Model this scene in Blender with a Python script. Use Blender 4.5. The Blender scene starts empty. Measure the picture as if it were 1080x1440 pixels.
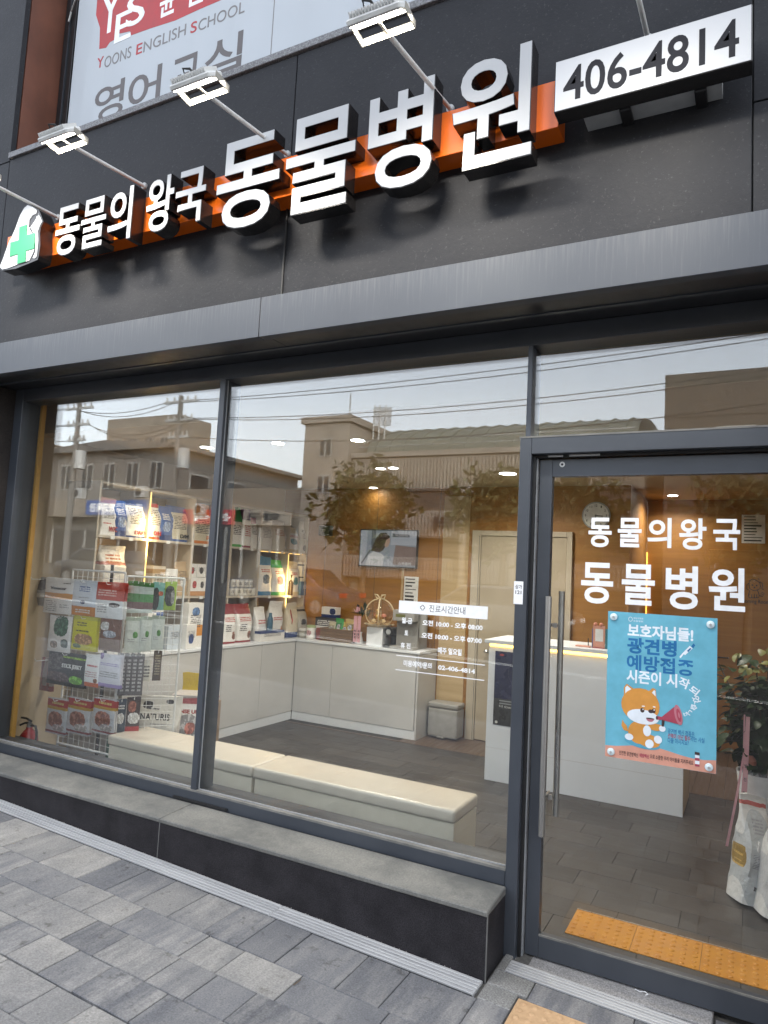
import bpy, bmesh, math, random
from mathutils import Vector, Matrix
random.seed(7)
SC = bpy.context.scene
COL = SC.collection

# ------------------------------------------------------------------ camera, sky, sun, exposure
CAM = Vector((0.0, -3.236, 1.70))
ROT = ((0.88401914, 0.46461912, 0.05137351),       # camera right
       (0.00417124, 0.10205643, -0.99476987),      # camera down
       (-0.4674321, 0.87960989, 0.0882818))        # camera forward
FPX = 978.0                                        # focal length for a picture 1080 x 1440
cd = bpy.data.cameras.new('camera'); cam = bpy.data.objects.new('camera', cd); COL.objects.link(cam)
cd.sensor_fit = 'VERTICAL'; cd.sensor_height = 36.0; cd.lens = FPX / 1440 * 36.0
cd.clip_start = 0.05; cd.clip_end = 900
r_, d_, f_ = (Vector(v) for v in ROT)
cam.matrix_world = Matrix.Translation(CAM) @ Matrix((r_, -d_, -f_)).transposed().to_4x4()
SC.camera = cam

W = bpy.data.worlds.new('World'); SC.world = W; W.use_nodes = True
nt = W.node_tree; bg = nt.nodes['Background']
sky = nt.nodes.new('ShaderNodeTexSky'); sky.sky_type = 'NISHITA'; sky.sun_disc = False
SUN_EL, SUN_AZ = math.radians(32), math.radians(40)      # low soft sun behind the building: the front is in shade
sky.sun_elevation = SUN_EL; sky.sun_rotation = SUN_AZ
sky.air_density = 1.0; sky.dust_density = 3.0; sky.ozone_density = 1.0
hs = nt.nodes.new('ShaderNodeHueSaturation'); hs.inputs['Saturation'].default_value = 0.35
nt.links.new(sky.outputs[0], hs.inputs['Color']); nt.links.new(hs.outputs[0], bg.inputs['Color'])
bg.inputs['Strength'].default_value = 0.15
sl = bpy.data.lights.new('sun', 'SUN'); sl.energy = 0.5; sl.angle = math.radians(60); sl.color = (1.0, 0.96, 0.9)
sun = bpy.data.objects.new('sun', sl); COL.objects.link(sun)
sdir = Vector((math.sin(SUN_AZ) * math.cos(SUN_EL), math.cos(SUN_AZ) * math.cos(SUN_EL), math.sin(SUN_EL)))
sun.rotation_euler = sdir.to_track_quat('Z', 'Y').to_euler(); sun.location = (0, -10, 20)
vs = SC.view_settings
SC.display_settings.display_device = 'sRGB'
vs.view_transform = 'Standard'; vs.look = 'None'; vs.gamma = 1.0; vs.use_curve_mapping = False
vs.exposure = 2.6
cy = SC.cycles
cy.max_bounces = 10; cy.transparent_max_bounces = 32; cy.glossy_bounces = 5; cy.diffuse_bounces = 4
cy.caustics_reflective = False; cy.caustics_refractive = False
cy.sample_clamp_indirect = 6.0
LAMP_IN = 2.45      # watts of one ceiling downlight
LAMP_FLOOD = 1.75  # watts of one sign floodlight

# ------------------------------------------------------------------ helpers
def ray(px, py):
    return r_ * ((px - 540) / FPX) + d_ * ((py - 720) / FPX) + f_
def onY(px, py, Y):
    v = ray(px, py); return CAM + v * ((Y - CAM.y) / v.y)
def onX(px, py, X):
    v = ray(px, py); return CAM + v * ((X - CAM.x) / v.x)
def onZ(px, py, Z):
    v = ray(px, py); return CAM + v * ((Z - CAM.z) / v.z)
def lin(c):
    return tuple((x / 255 / 12.92) if x / 255 <= 0.04045 else ((x / 255 + 0.055) / 1.055) ** 2.4 for x in c)

class N:                                           # small node-tree writer
    def __init__(s, name):
        s.m = bpy.data.materials.new(name); s.m.use_nodes = True
        s.t = s.m.node_tree; s.b = s.t.nodes['Principled BSDF']; s.out = s.t.nodes['Material Output']
    def n(s, t, **k):
        o = s.t.nodes.new('ShaderNode' + t)
        for a, b in k.items(): setattr(o, a, b)
        return o
    def l(s, a, b): s.t.links.new(a, b)
    def math(s, op, a, b=None, c=None):
        o = s.n('Math', operation=op)
        for i, v in enumerate((a, b, c)):
            if v is None: continue
            if isinstance(v, (int, float)): o.inputs[i].default_value = v
            else: s.l(v, o.inputs[i])
        return o.outputs[0]
    def mix(s, f, a, b):
        o = s.n('Mix', data_type='RGBA'); 
        for i, v in ((0, f), (6, a), (7, b)):
            if isinstance(v, (int, float)): o.inputs[i].default_value = v
            elif isinstance(v, tuple): o.inputs[i].default_value = (*v[:3], 1)
            else: s.l(v, o.inputs[i])
        return o.outputs[2]
    def noise(s, vec, scale, detail=4, rough=0.55, out=0):
        o = s.n('TexNoise'); o.inputs['Scale'].default_value = scale; o.inputs['Detail'].default_value = detail
        o.inputs['Roughness'].default_value = rough
        if vec is not None: s.l(vec, o.inputs['Vector'])
        return o.outputs[out]
    def ramp(s, f, stops, interp='LINEAR'):
        o = s.n('ValToRGB'); cr = o.color_ramp; cr.interpolation = interp
        while len(cr.elements) < len(stops): cr.elements.new(0.5)
        for e, (p, c) in zip(cr.elements, stops): e.position = p; e.color = (*c, 1) if len(c) == 3 else c
        s.l(f, o.inputs[0]); return o.outputs[0]
    def coords(s, kind='Object', scale=(1, 1, 1), rnd=False):
        tc = s.n('TexCoord'); v = tc.outputs[kind]
        if rnd:
            oi = s.n('ObjectInfo'); vm = s.n('VectorMath', operation='SCALE'); vm.inputs[0].default_value = (37.1, 91.7, 53.3)
            s.l(oi.outputs['Random'], vm.inputs['Scale']); ad = s.n('VectorMath', operation='ADD')
            s.l(v, ad.inputs[0]); s.l(vm.outputs[0], ad.inputs[1]); v = ad.outputs[0]
        mp = s.n('Mapping'); mp.inputs['Scale'].default_value = scale; s.l(v, mp.inputs[0]); return mp.outputs[0]
    def bump(s, h, strength=0.3, dist=0.01):
        o = s.n('Bump'); o.inputs['Strength'].default_value = strength; o.inputs['Distance'].default_value = dist
        s.l(h, o.inputs['Height']); s.l(o.outputs[0], s.b.inputs['Normal'])
    def base(s, c):
        if isinstance(c, tuple): s.b.inputs['Base Color'].default_value = (*c[:3], 1)
        else: s.l(c, s.b.inputs['Base Color'])
    def set(s, **k):
        for a, v in k.items(): s.b.inputs[a.replace('_', ' ')].default_value = v
        return s

def noisy(name, c1, c2, scale=8, rough=0.5, bump=0.0, stretch=(1, 1, 1), detail=5, metal=0.0, spec=0.5, kind='Object', rvar=0.12, rnd=False, dist=0.004):
    n = N(name); v = n.coords(kind, stretch, rnd)
    f = n.noise(v, scale, detail, 0.6)
    n.base(n.ramp(f, [(0.32, c1), (0.68, c2)]))
    n.l(n.ramp(f, [(0.3, (rough - rvar,) * 3), (0.7, (rough + rvar,) * 3)]), n.b.inputs['Roughness'])
    if bump: n.bump(n.noise(v, scale * 4, 3), bump, dist)
    n.set(Metallic=metal, Specular_IOR_Level=spec)
    return n.m
def plain(name, c, rough=0.5, metal=0.0, spec=0.5):
    k = 0.88; c2 = tuple(min(1, x * 1.06) for x in c)
    return noisy(name, tuple(x * k for x in c), c2, 14, rough, 0.0, metal=metal, spec=spec, rvar=0.05)
def emit(name, c, strength):
    n = N(name); n.set(Roughness=0.4); n.base(tuple(min(.85, x) for x in c)); n.b.inputs['Emission Color'].default_value = (*c, 1); n.b.inputs['Emission Strength'].default_value = strength
    return n.m
def granite(name, dark, light, scale=160, rough=0.6, big=0.25, bump=0.15, spec=0.25):
    n = N(name); v = n.coords('Object')
    f = n.noise(v, scale, 3, 0.75); g = n.noise(v, scale * 0.04, 5)
    c = n.ramp(f, [(0.35, dark), (0.55, tuple((a + b) / 2 for a, b in zip(dark, light))), (0.72, light)])
    gm = n.ramp(g, [(0.3, (1 - big,) * 3), (0.7, (1 + big * .4,) * 3)])
    o = n.n('Mix', data_type='RGBA', blend_type='MULTIPLY'); o.inputs[0].default_value = 1; n.l(c, o.inputs[6]); n.l(gm, o.inputs[7])
    n.base(o.outputs[2]); n.set(Roughness=rough, Specular_IOR_Level=spec); n.bump(f, bump, 0.002); return n.m
def glass_mat(name, tint=(0.988, 0.995, 0.991), ior=1.55):
    n = N(name); g = n.n('NewGeometry'); fr = n.n('Fresnel')
    n.l(n.math('MULTIPLY_ADD', g.outputs['Backfacing'], 1 / ior - ior, ior), fr.inputs['IOR'])
    tr = n.n('BsdfTransparent'); tr.inputs[0].default_value = (*tint, 1)
    gl = n.n('BsdfGlossy'); gl.inputs['Roughness'].default_value = 0.0
    v = n.coords('Object'); bp = n.n('Bump'); bp.inputs['Strength'].default_value = 0.015; bp.inputs['Distance'].default_value = 0.002
    n.l(n.noise(v, 1.3, 1), bp.inputs['Height']); n.l(bp.outputs[0], gl.inputs['Normal'])
    mx = n.n('MixShader'); n.l(fr.outputs[0], mx.inputs[0]); n.l(tr.outputs[0], mx.inputs[1]); n.l(gl.outputs[0], mx.inputs[2])
    n.l(mx.outputs[0], n.out.inputs[0]); return n.m

def pack(name, base, bands=(), patch=(), lines=(), rough=0.38, metal=0.0):
    """printed packaging: flat print laid out in the front view of the pack"""
    n = N(name); uv = n.n('TexCoord').outputs['UV']; sp = n.n('SeparateXYZ'); n.l(uv, sp.inputs[0]); u, v = sp.outputs[0], sp.outputs[1]
    rng = lambda x, a, b: n.math('MULTIPLY', n.math('GREATER_THAN', x, a), n.math('LESS_THAN', x, b))
    c = base
    for a, b, col in bands: c = n.mix(rng(v, a, b), c, col)
    for cu, cv, ru, rv, col in patch:
        wob = n.math('MULTIPLY_ADD', n.noise(uv, 5.0 + 3 * len(patch), 3, .6), .9, .55)
        d = n.math('ADD', n.math('POWER', n.math('ABSOLUTE', n.math('DIVIDE', n.math('SUBTRACT', u, cu), ru)), 2.6),
                   n.math('POWER', n.math('ABSOLUTE', n.math('DIVIDE', n.math('SUBTRACT', v, cv), rv)), 2.6))
        pic = n.mix(n.math('GREATER_THAN', n.noise(uv, 9.0, 4, .7), .53), tuple(x * .62 for x in col), tuple(min(.8, x * 1.25 + .03) for x in col)) if ru < .5 else col
        c = n.mix(n.math('LESS_THAN', n.math('MULTIPLY', d, wob) if ru < .5 else d, 1.0), c, pic)
    for u0, u1, v0, v1, k, col in lines:
        vm = n.math('MULTIPLY', n.math('SUBTRACT', v, v0), k / (v1 - v0)); row = n.math('FLOOR', vm)
        cb = n.n('CombineXYZ'); n.l(n.math('MULTIPLY', u, 34.0), cb.inputs[0]); n.l(n.math('MULTIPLY', row, 7.7), cb.inputs[1])
        word = n.math('GREATER_THAN', n.noise(cb.outputs[0], 1.0, 3), 0.46)
        m = n.math('MULTIPLY', n.math('MULTIPLY', rng(u, u0, u1), rng(v, v0, v1)), n.math('MULTIPLY', word, n.math('LESS_THAN', n.math('FRACT', vm), 0.55)))
        c = n.mix(m, c, col)
    n.base(c); n.set(Roughness=rough, Metallic=metal)
    n.bump(n.noise(n.coords('Object', rnd=True), 24, 3), 0.6, 0.014)
    return n.m

# --- meshes
class MB:
    def __init__(s): s.v, s.f, s.uv = [], [], None
    def add(s, v, f):
        k = len(s.v); s.v += [tuple(p) for p in v]; s.f += [tuple(i + k for i in q) for q in f]; return s
    def box(s, x0, x1, y0, y1, z0, z1):
        return s.add([(x, y, z) for x in (x0, x1) for y in (y0, y1) for z in (z0, z1)],
                     [(0, 1, 3, 2), (4, 6, 7, 5), (0, 4, 5, 1), (2, 3, 7, 6), (0, 2, 6, 4), (1, 5, 7, 3)])
    def cyl(s, p0, p1, r0, r1=None, n=12):
        p0, p1 = Vector(p0), Vector(p1); r1 = r0 if r1 is None else r1
        q = (p1 - p0).to_track_quat('Z', 'Y'); vs_ = []
        for p, r in ((p0, r0), (p1, r1)):
            vs_ += [p + q @ Vector((r * math.cos(2 * math.pi * i / n), r * math.sin(2 * math.pi * i / n), 0)) for i in range(n)]
        return s.add(vs_, [(i, (i + 1) % n, n + (i + 1) % n, n + i) for i in range(n)] + [tuple(range(n - 1, -1, -1)), tuple(range(n, 2 * n))])
    def tube(s, pts, r, n=6):
        pts = [Vector(p) for p in pts]; vs_ = []
        for i, p in enumerate(pts):
            d = pts[min(i + 1, len(pts) - 1)] - pts[max(i - 1, 0)]
            a = Vector((0, 0, 1)) if abs(d.normalized().z) < .95 else Vector((1, 0, 0))
            u = d.cross(a).normalized(); w = u.cross(d).normalized()
            vs_ += [p + (u * math.cos(2 * math.pi * j / n) + w * math.sin(2 * math.pi * j / n)) * r for j in range(n)]
        fs = [(i * n + j, i * n + (j + 1) % n, (i + 1) * n + (j + 1) % n, (i + 1) * n + j) for i in range(len(pts) - 1) for j in range(n)]
        return s.add(vs_, fs + [tuple(range(n - 1, -1, -1)), tuple(range((len(pts) - 1) * n, len(pts) * n))])
    def lathe(s, prof, n=16, c=(0, 0, 0)):
        vs_ = [(c[0] + r * math.cos(2 * math.pi * j / n), c[1] + r * math.sin(2 * math.pi * j / n), c[2] + z) for r, z in prof for j in range(n)]
        m = len(prof)
        return s.add(vs_, [(i * n + j, i * n + (j + 1) % n, (i + 1) * n + (j + 1) % n, (i + 1) * n + j) for i in range(m - 1) for j in range(n)]
                     + [tuple(range(n - 1, -1, -1)), tuple(range((m - 1) * n, m * n))])
    def prism(s, poly, y0, y1):                       # outline in x,z; front at y0
        n = len(poly)
        return s.add([(x, y0, z) for x, z in poly] + [(x, y1, z) for x, z in poly],
                     [tuple(range(n)), tuple(range(2 * n - 1, n - 1, -1))] + [(i, n + i, n + (i + 1) % n, (i + 1) % n) for i in range(n)])
    def ell(s, cx, cz, rx, rz, y0, y1, n=20, a0=0, a1=2 * math.pi, rot=0):
        full = abs(a1 - a0 - 2 * math.pi) < 1e-6; k = n if full else n + 1; cr, sr = math.cos(rot), math.sin(rot); P = []
        for i in range(k):
            t = a0 + (a1 - a0) * i / n; x, z = rx * math.cos(t), rz * math.sin(t); P.append((cx + x * cr - z * sr, cz + x * sr + z * cr))
        return s.prism(P, y0, y1)
    def mesh(s, name, mat, bevel=0, smooth=False, fix=True, seg=1):
        me = bpy.data.meshes.new(name); me.from_pydata(s.v, [], s.f)
        if s.uv: 
            ul = me.uv_layers.new(name='UV')
            for lp in me.loops: ul.data[lp.index].uv = s.uv[lp.vertex_index]
        if fix or bevel:
            bm = bmesh.new(); bm.from_mesh(me)
            if fix: bmesh.ops.recalc_face_normals(bm, faces=bm.faces)
            if bevel: bmesh.ops.bevel(bm, geom=list(bm.edges), offset=bevel, segments=seg, affect='EDGES', profile=0.6)
            bm.to_mesh(me); bm.free()
        if smooth:
            me.polygons.foreach_set('use_smooth', [True] * len(me.polygons))
            if smooth != 'all':
                try: me.set_sharp_from_angle(angle=math.radians(40))
                except Exception: pass
        if mat: me.materials.append(mat)
        return me
def wm(o):
    m = Matrix.LocRotScale(o.location, o.rotation_euler, o.scale)
    return wm(o.parent) @ o.matrix_parent_inverse @ m if o.parent else m
def put(name, me, parent=None, local=False):
    o = bpy.data.objects.new(name, me); COL.objects.link(o)
    if parent is not None:
        o.parent = parent
        if not local: o.matrix_parent_inverse = wm(parent).inverted()
    return o
def part(name, mb, mat, parent, local=False, **k): return put(name, mb.mesh(name, mat, **k), parent, local)
def tag(o, label, cat, group=None):
    o['label'] = label; o['category'] = cat
    if group: o['group'] = group
    return o
def thing(name, label, cat, loc=(0, 0, 0), group=None, rz=0.0):
    o = bpy.data.objects.new(name, None); COL.objects.link(o); o.location = loc; o.rotation_euler = (0, 0, rz); o.empty_display_size = 0.1
    return tag(o, label, cat, group)
def struct(o, kind='structure'): o['kind'] = kind; return o
def clone(o, parent=None):
    c = o.copy(); COL.objects.link(c)
    if parent is not None: c.parent = parent
    for ch in o.children: clone(ch, c)
    return c
_gl = {}
def glyph(s, bold=0.0, res=4):
    k = (s, round(bold, 4), res)
    if k not in _gl:
        cu = bpy.data.curves.new('type', 'FONT'); cu.body = s; cu.offset = bold; cu.resolution_u = res
        cu.fill_mode = 'FRONT'; cu.extrude = 0.05
        o = bpy.data.objects.new('type', cu); COL.objects.link(o); bpy.context.view_layer.update()
        dg = bpy.context.evaluated_depsgraph_get(); me = o.evaluated_get(dg).to_mesh()
        v = [tuple(q.co) for q in me.vertices]; f = [tuple(p.vertices) for p in me.polygons]
        o.evaluated_get(dg).to_mesh_clear(); COL.objects.unlink(o); bpy.data.objects.remove(o); bpy.data.curves.remove(cu)
        xs = [p[0] for p in v]; ys = [p[1] for p in v]
        _gl[k] = (v, f, min(xs), max(xs), min(ys), max(ys))
    return _gl[k]
def lettering(mb, s, x0, x1, z0, z1, y0, y1, bold=0.02, keep=False, ref=None):
    """s filled into the rectangle x0..x1, z0..z1; front at y0. keep: keep the type's own proportions (height rules)"""
    v, f, a, b, c, d = glyph(s, bold)
    if ref: c, d = glyph(ref, bold)[4:6]
    sz = (z1 - z0) / (d - c); sx = sz if keep else (x1 - x0) / (b - a)
    ox = (x0 + x1) / 2 - (a + b) / 2 * sx if keep else x0 - a * sx
    return mb.add([(ox + p[0] * sx, y0 if p[2] > 0 else y1, z0 + (p[1] - c) * sz) for p in v], f)
def pxrect(px0, px1, top, bot, Y):
    """left, right, top, bottom points of something seen on the vertical plane y = Y -> x0, x1, z0, z1"""
    return onY(*px0, Y).x, onY(*px1, Y).x, onY(*bot, Y).z, onY(*top, Y).z

def sstep(a, b, x): t = max(0, min(1, (x - a) / (b - a))); return t * t * (3 - 2 * t)
def pouch(w, h, d, seed=0, kind='bag', nz=13, nc=20):
    """soft pack, front towards -y, base at z 0: 'bag' stands on a flat base and is pinched at the top, 'hang' is sealed at both ends"""
    R = random.Random(seed); mb = MB(); uv = []
    ph = R.uniform(0, 6); fold = R.uniform(-.25, .25)
    for i in range(nz):
        t = i / (nz - 1)
        if kind == 'bag':
            dd = d * (1 - 0.93 * sstep(0.5, 0.96, t)) * (0.93 + 0.07 * math.sin(3 * t + ph)); ww = w * (1 - 0.07 * math.sin(math.pi * min(1, t * 1.3)) + 0.03 * t)
            oy = fold * d * sstep(.75, 1, t) + d * .08 * sstep(.4, 1, t)
        elif kind == 'fold':
            dd = d * (1 - 0.55 * sstep(0.72, 1.0, t)); ww = w * (1 - 0.05 * math.sin(math.pi * t)); oy = d * .12 * sstep(.7, 1, t)
        else:
            dd = 0.003 + d * max(0, math.sin(math.pi * min(1, max(0, (t - .04) / .84)))) ** 0.7; ww = w * (1 - 0.04 * math.sin(math.pi * t)); oy = 0
        e = 0.42 if kind != 'hang' else 0.8
        for j in range(nc):
            a = 2 * math.pi * j / nc + math.pi / nc; ca, sa = math.cos(a), math.sin(a)
            x = ww / 2 * math.copysign(abs(ca) ** e, ca); y = dd / 2 * math.copysign(abs(sa) ** (e + .1), sa)
            y += oy + (R.uniform(-1, 1) * 0.07 * dd if 0 < i < nz - 1 else 0)
            z = h * t + (0 if i == 0 else R.uniform(-.006, .006) * h) + (0.012 * h * math.sin(5 * x / w + ph) if t > .95 else 0)
            mb.v.append((x, y, z)); uv.append((x / w + .5, t))
    for i in range(nz - 1):
        for j in range(nc): mb.f.append((i * nc + j, i * nc + (j + 1) % nc, (i + 1) * nc + (j + 1) % nc, (i + 1) * nc + j))
    mb.f += [tuple(range(nc - 1, -1, -1)), tuple(range((nz - 1) * nc, nz * nc))]; mb.uv = uv
    return mb
def carton(w, h, d):
    mb = MB().box(-w / 2, w / 2, -d / 2, d / 2, 0, h); mb.uv = [(x / w + .5, z / h) for x, y, z in mb.v]; return mb
def can(r, h, n=20):
    mb = MB().lathe([(r * .93, 0), (r, .004), (r, h - .004), (r * .93, h), (r * .9, h - .003)], n)
    mb.uv = [(x / r * .5 + .5, z / h) for x, y, z in mb.v]; return mb
def flat(me, smooth=True): return me
# ------------------------------------------------------------------ materials
def clad_mat():
    n = N('dark_cladding'); v = n.coords('Object')
    f = n.noise(v, 3.2, 8, 0.62); g = n.noise(v, 55, 3, 0.7)
    spk = n.ramp(n.noise(v, 75, 3, .75), [(0.60, (0, 0, 0)), (0.74, (1, 1, 1))])
    c = n.ramp(f, [(0.3, (0.0265, 0.0275, 0.031)), (0.7, (0.0375, 0.0385, 0.0425))])
    c = n.mix(n.math('MULTIPLY', spk, 0.30), c, (0.16, 0.16, 0.17))
    n.base(c); n.l(n.ramp(f, [(0.3, (.42,) * 3), (0.7, (.58,) * 3)]), n.b.inputs['Roughness'])
    n.bump(n.math('ADD', g, n.math('MULTIPLY', f, .3)), 0.4, 0.004); n.set(Specular_IOR_Level=.08); return n.m
M_clad = clad_mat()
def fascia_mat():
    n = N('weathered_fascia_metal'); v = n.coords('Object', (1, 1, .035)); v2 = n.coords('Object')
    st = n.noise(v, 75, 5, .7); big = n.noise(v2, 1.4, 4)
    sp = n.n('SeparateXYZ'); n.l(v2, sp.inputs[0])
    run = n.ramp(n.math('ADD', st, n.math('MULTIPLY', n.math('SUBTRACT', sp.outputs[2], 3.06), 0.7)), [(0.50, (0, 0, 0)), (0.80, (1, 1, 1))])
    c = n.ramp(big, [(0.3, (0.063, 0.070, 0.084)), (0.7, (0.077, 0.085, 0.099))])
    n.base(n.mix(n.math('MULTIPLY', run, 0.42), c, (0.155, 0.162, 0.168)))
    n.set(Roughness=0.5, Specular_IOR_Level=0.3); n.bump(n.noise(v2, 2.0, 2), 0.12, 0.01); return n.m
M_fascia = fascia_mat()
M_frame = noisy('grey_aluminium', (0.041, 0.047, 0.058), (0.051, 0.058, 0.070), 3, 0.36, spec=0.5, rvar=.06)
M_soffit = plain('soffit_dark_metal', (0.022, 0.023, 0.026), 0.4)
M_rubber = plain('black_rubber', (0.012, 0.012, 0.013), 0.55)
M_bead = plain('clear_silicone_bead', (0.30, 0.31, 0.32), 0.3)
M_joint_bead = plain('dirty_joint_sealant', (0.13, 0.13, 0.125), 0.7)
M_dirtyedge = noisy('dusty_frame_edge', (0.10, 0.10, 0.095), (0.2, 0.195, 0.18), 9, 0.7)
M_glass = glass_mat('pane_glass', ior=1.6)
M_plinth = granite('dark_granite_face', (0.016, 0.0150, 0.0168), (0.047, 0.0435, 0.0475), 210, 0.55, .35, spec=.12)
def cap_mat():
    n = N('flamed_granite_cap'); v = n.coords('Object'); f = n.noise(v, 110, 3, .75); g = n.noise(v, 2.4, 6, .65)
    c = n.mix(f, (0.06, 0.06, 0.057), (0.30, 0.292, 0.262)); c = n.mix(n.ramp(g, [(.42, (0, 0, 0)), (.62, (.8, .8, .8))]), c, (0.075, 0.077, 0.075))
    n.base(c); n.set(Roughness=.75); n.bump(f, .35, .002); return n.m
M_cap = cap_mat()
M_pier = granite('brown_black_stone', (0.022, 0.019, 0.018), (0.055, 0.047, 0.043), 120, 0.5, .2)
M_ledge = granite('grey_ledge_granite', (0.10, 0.10, 0.105), (0.36, 0.36, 0.37), 140, 0.6, .15)
M_threshold = granite('pale_threshold_granite', (0.17, 0.165, 0.165), (0.46, 0.45, 0.44), 150, 0.65, .2)
M_corten = noisy('rust_brown_timber_panel', (0.085, 0.030, 0.017), (0.16, 0.057, 0.032), 4, 0.6, 0.15, (1, 1, .6), 7)
M_alu = noisy('brushed_aluminium', (0.36, 0.36, 0.365), (0.52, 0.52, 0.515), 30, 0.45, metal=0.25, stretch=(.05, 1, 1))
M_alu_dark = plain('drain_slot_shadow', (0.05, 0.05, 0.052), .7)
M_steel = noisy('brushed_steel', (0.30, 0.29, 0.275), (0.42, 0.41, 0.39), 30, 0.32, metal=0.75, stretch=(1, 1, .03))
def paver_mat():
    n = N('streaked_concrete_paver'); oi = n.n('ObjectInfo')
    v = n.coords('Object', (1, 1, 1), True); vst = n.coords('Object', (7, 1.1, 1), True)
    t = n.ramp(oi.outputs['Random'], [(0.0, (0.098, 0.099, 0.106)), (0.3, (0.125, 0.126, 0.133)), (0.55, (0.158, 0.158, 0.163)), (0.75, (0.185, 0.181, 0.176)), (1.0, (0.26, 0.25, 0.234))])
    s_ = n.noise(vst, 1.7, 6, .68); big = n.noise(v, 3.2, 4, .6); f = n.noise(v, 130, 3, .7)
    wn = n.n('TexWhiteNoise'); wn.noise_dimensions = '1D'; n.l(n.math('MULTIPLY', oi.outputs['Random'], 913.7), wn.inputs['W'])
    amt = n.math('MULTIPLY', n.ramp(s_, [(0.42, (0, 0, 0)), (0.66, (1, 1, 1))]), n.math('MULTIPLY_ADD', wn.outputs['Value'], .6, .15))
    c = n.mix(amt, t, (0.34, 0.326, 0.303)); c = n.mix(n.ramp(big, [(.4, (0, 0, 0)), (.72, (.55, .55, .55))]), c, (0.085, 0.089, 0.102))
    o = n.n('Mix', data_type='RGBA', blend_type='MULTIPLY'); o.inputs[0].default_value = 1; n.l(c, o.inputs[6])
    n.l(n.ramp(f, [(0.3, (.78,) * 3), (0.7, (1.34,) * 3)]), o.inputs[7])
    st_ = n.ramp(n.noise(v, 14, 3, .6), [(.62, (1, 1, 1)), (.74, (.55, .54, .52))]); o2 = n.n('Mix', data_type='RGBA', blend_type='MULTIPLY'); o2.inputs[0].default_value = 1; n.l(o.outputs[2], o2.inputs[6]); n.l(st_, o2.inputs[7])
    n.base(o2.outputs[2]); n.set(Roughness=.85, Specular_IOR_Level=.2); n.bump(n.math('ADD', f, s_), .4, .002); return n.m
M_paver = paver_mat()
M_joint = noisy('joint_sand', (0.06, 0.058, 0.055), (0.12, 0.115, 0.105), 60, 0.9, .3)
M_tact_out = noisy('peach_tactile_concrete', (0.40, 0.25, 0.13), (0.52, 0.34, 0.19), 35, 0.75, .3)
M_tact_in = noisy('orange_tactile_plastic', (0.46, 0.175, 0.002), (0.54, 0.225, 0.003), 10, 0.4)
M_farpave = noisy('worn_far_pavement', (0.045, 0.044, 0.043), (0.07, 0.068, 0.066), 6, .8)
M_asphalt = noisy('asphalt', (0.028, 0.028, 0.03), (0.05, 0.049, 0.048), 40, 0.85, .3)
M_line = noisy('road_paint', (0.5, 0.5, 0.48), (0.75, 0.75, 0.72), 20, .7)
M_ground = noisy('town_ground', (0.10, 0.098, 0.092), (0.16, 0.155, 0.145), 3, .9)
# sign
M_letter_side = plain('black_letter_side', (0.012, 0.011, 0.011), 0.22)
M_letter_face = emit('lit_white_acrylic', (0.22, 0.228, 0.24), 0.15)
M_box_face = emit('lit_white_sheet', (0.23, 0.24, 0.257), 0.205)
def orange_mat():
    n = N('orange_sign_metal'); v = n.coords('Object'); f = n.noise(v, 2.5, 4)
    n.base(n.mix(f, (0.60, 0.105, 0.006), (0.68, 0.13, 0.008))); n.set(Roughness=.22, Specular_IOR_Level=.55); return n.m
M_orange = orange_mat()
M_digit = plain('dark_grey_vinyl', (0.022, 0.023, 0.028), .7, spec=.05)
M_cross = emit('green_cross_acrylic', (0.004, 0.125, 0.048), 0.12)
M_white_metal = plain('white_painted_metal', (0.62, 0.62, 0.60), 0.45)
M_grey_metal = plain('grey_painted_metal', (0.35, 0.36, 0.36), 0.5)
M_led = emit('lit_led_panel', (1.0, 0.96, 0.84), 4.0)
M_bracket = plain('cream_lamp_bracket', (0.30, 0.285, 0.25), .5)
M_vinyl = plain('white_vinyl', (0.80, 0.81, 0.82), 0.45)
M_vinyl_dark = plain('charcoal_vinyl', (0.06, 0.06, 0.066), 0.5)
def banner_mat():
    n = N('banner_fabric'); v = n.coords('Object', (1, 1, .3)); f = n.noise(v, 2.2, 2)
    n.base((0.43, 0.46, 0.49)); n.set(Roughness=.6); n.bump(f, .8, .10); return n.m
M_banner = banner_mat()
M_ban_red = plain('banner_red_print', (0.40, 0.036, 0.04), .6)
M_ban_grey = plain('banner_grey_print', (0.105, 0.092, 0.092), .6)
M_ban_lgrey = plain('banner_light_grey_print', (0.19, 0.178, 0.178), .6)
# interior
def wood_mat():
    n = N('honey_wood_panel'); v = n.coords('Object', (.6, .6, 9)); f = n.noise(v, 2.4, 6, .6); g = n.noise(n.coords('Object', (.5, .5, 40)), 3, 4)
    c = n.ramp(n.math('ADD', n.math('MULTIPLY', f, .7), n.math('MULTIPLY', g, .3)), [(.3, (0.26, 0.112, 0.020)), (.7, (0.36, 0.168, 0.034))])
    n.base(c); n.set(Roughness=.5); return n.m
M_wood = wood_mat()
M_wood_pale = noisy('pale_wood_panel', (0.42, 0.30, 0.15), (0.52, 0.38, 0.21), 2.5, .5, 0, (.6, .6, 8))
M_shelf = noisy('warm_white_shelf_board', (0.46, 0.40, 0.32), (0.52, 0.46, 0.37), 3, .4)
M_beige = noisy('beige_wall_paint', (0.50, 0.40, 0.27), (0.56, 0.45, 0.31), 2, .7)
M_trimwood = noisy('orange_wood_casing', (0.52, 0.27, 0.05), (0.62, 0.34, 0.07), 3, .5, 0, (1, 1, 6))
M_ceil = noisy('tan_ceiling_paint', (0.40, 0.30, 0.18), (0.45, 0.34, 0.21), 2, .8)
M_white_lam = noisy('white_laminate', (0.68, 0.70, 0.72), (0.73, 0.75, 0.77), 2, .38)
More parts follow.
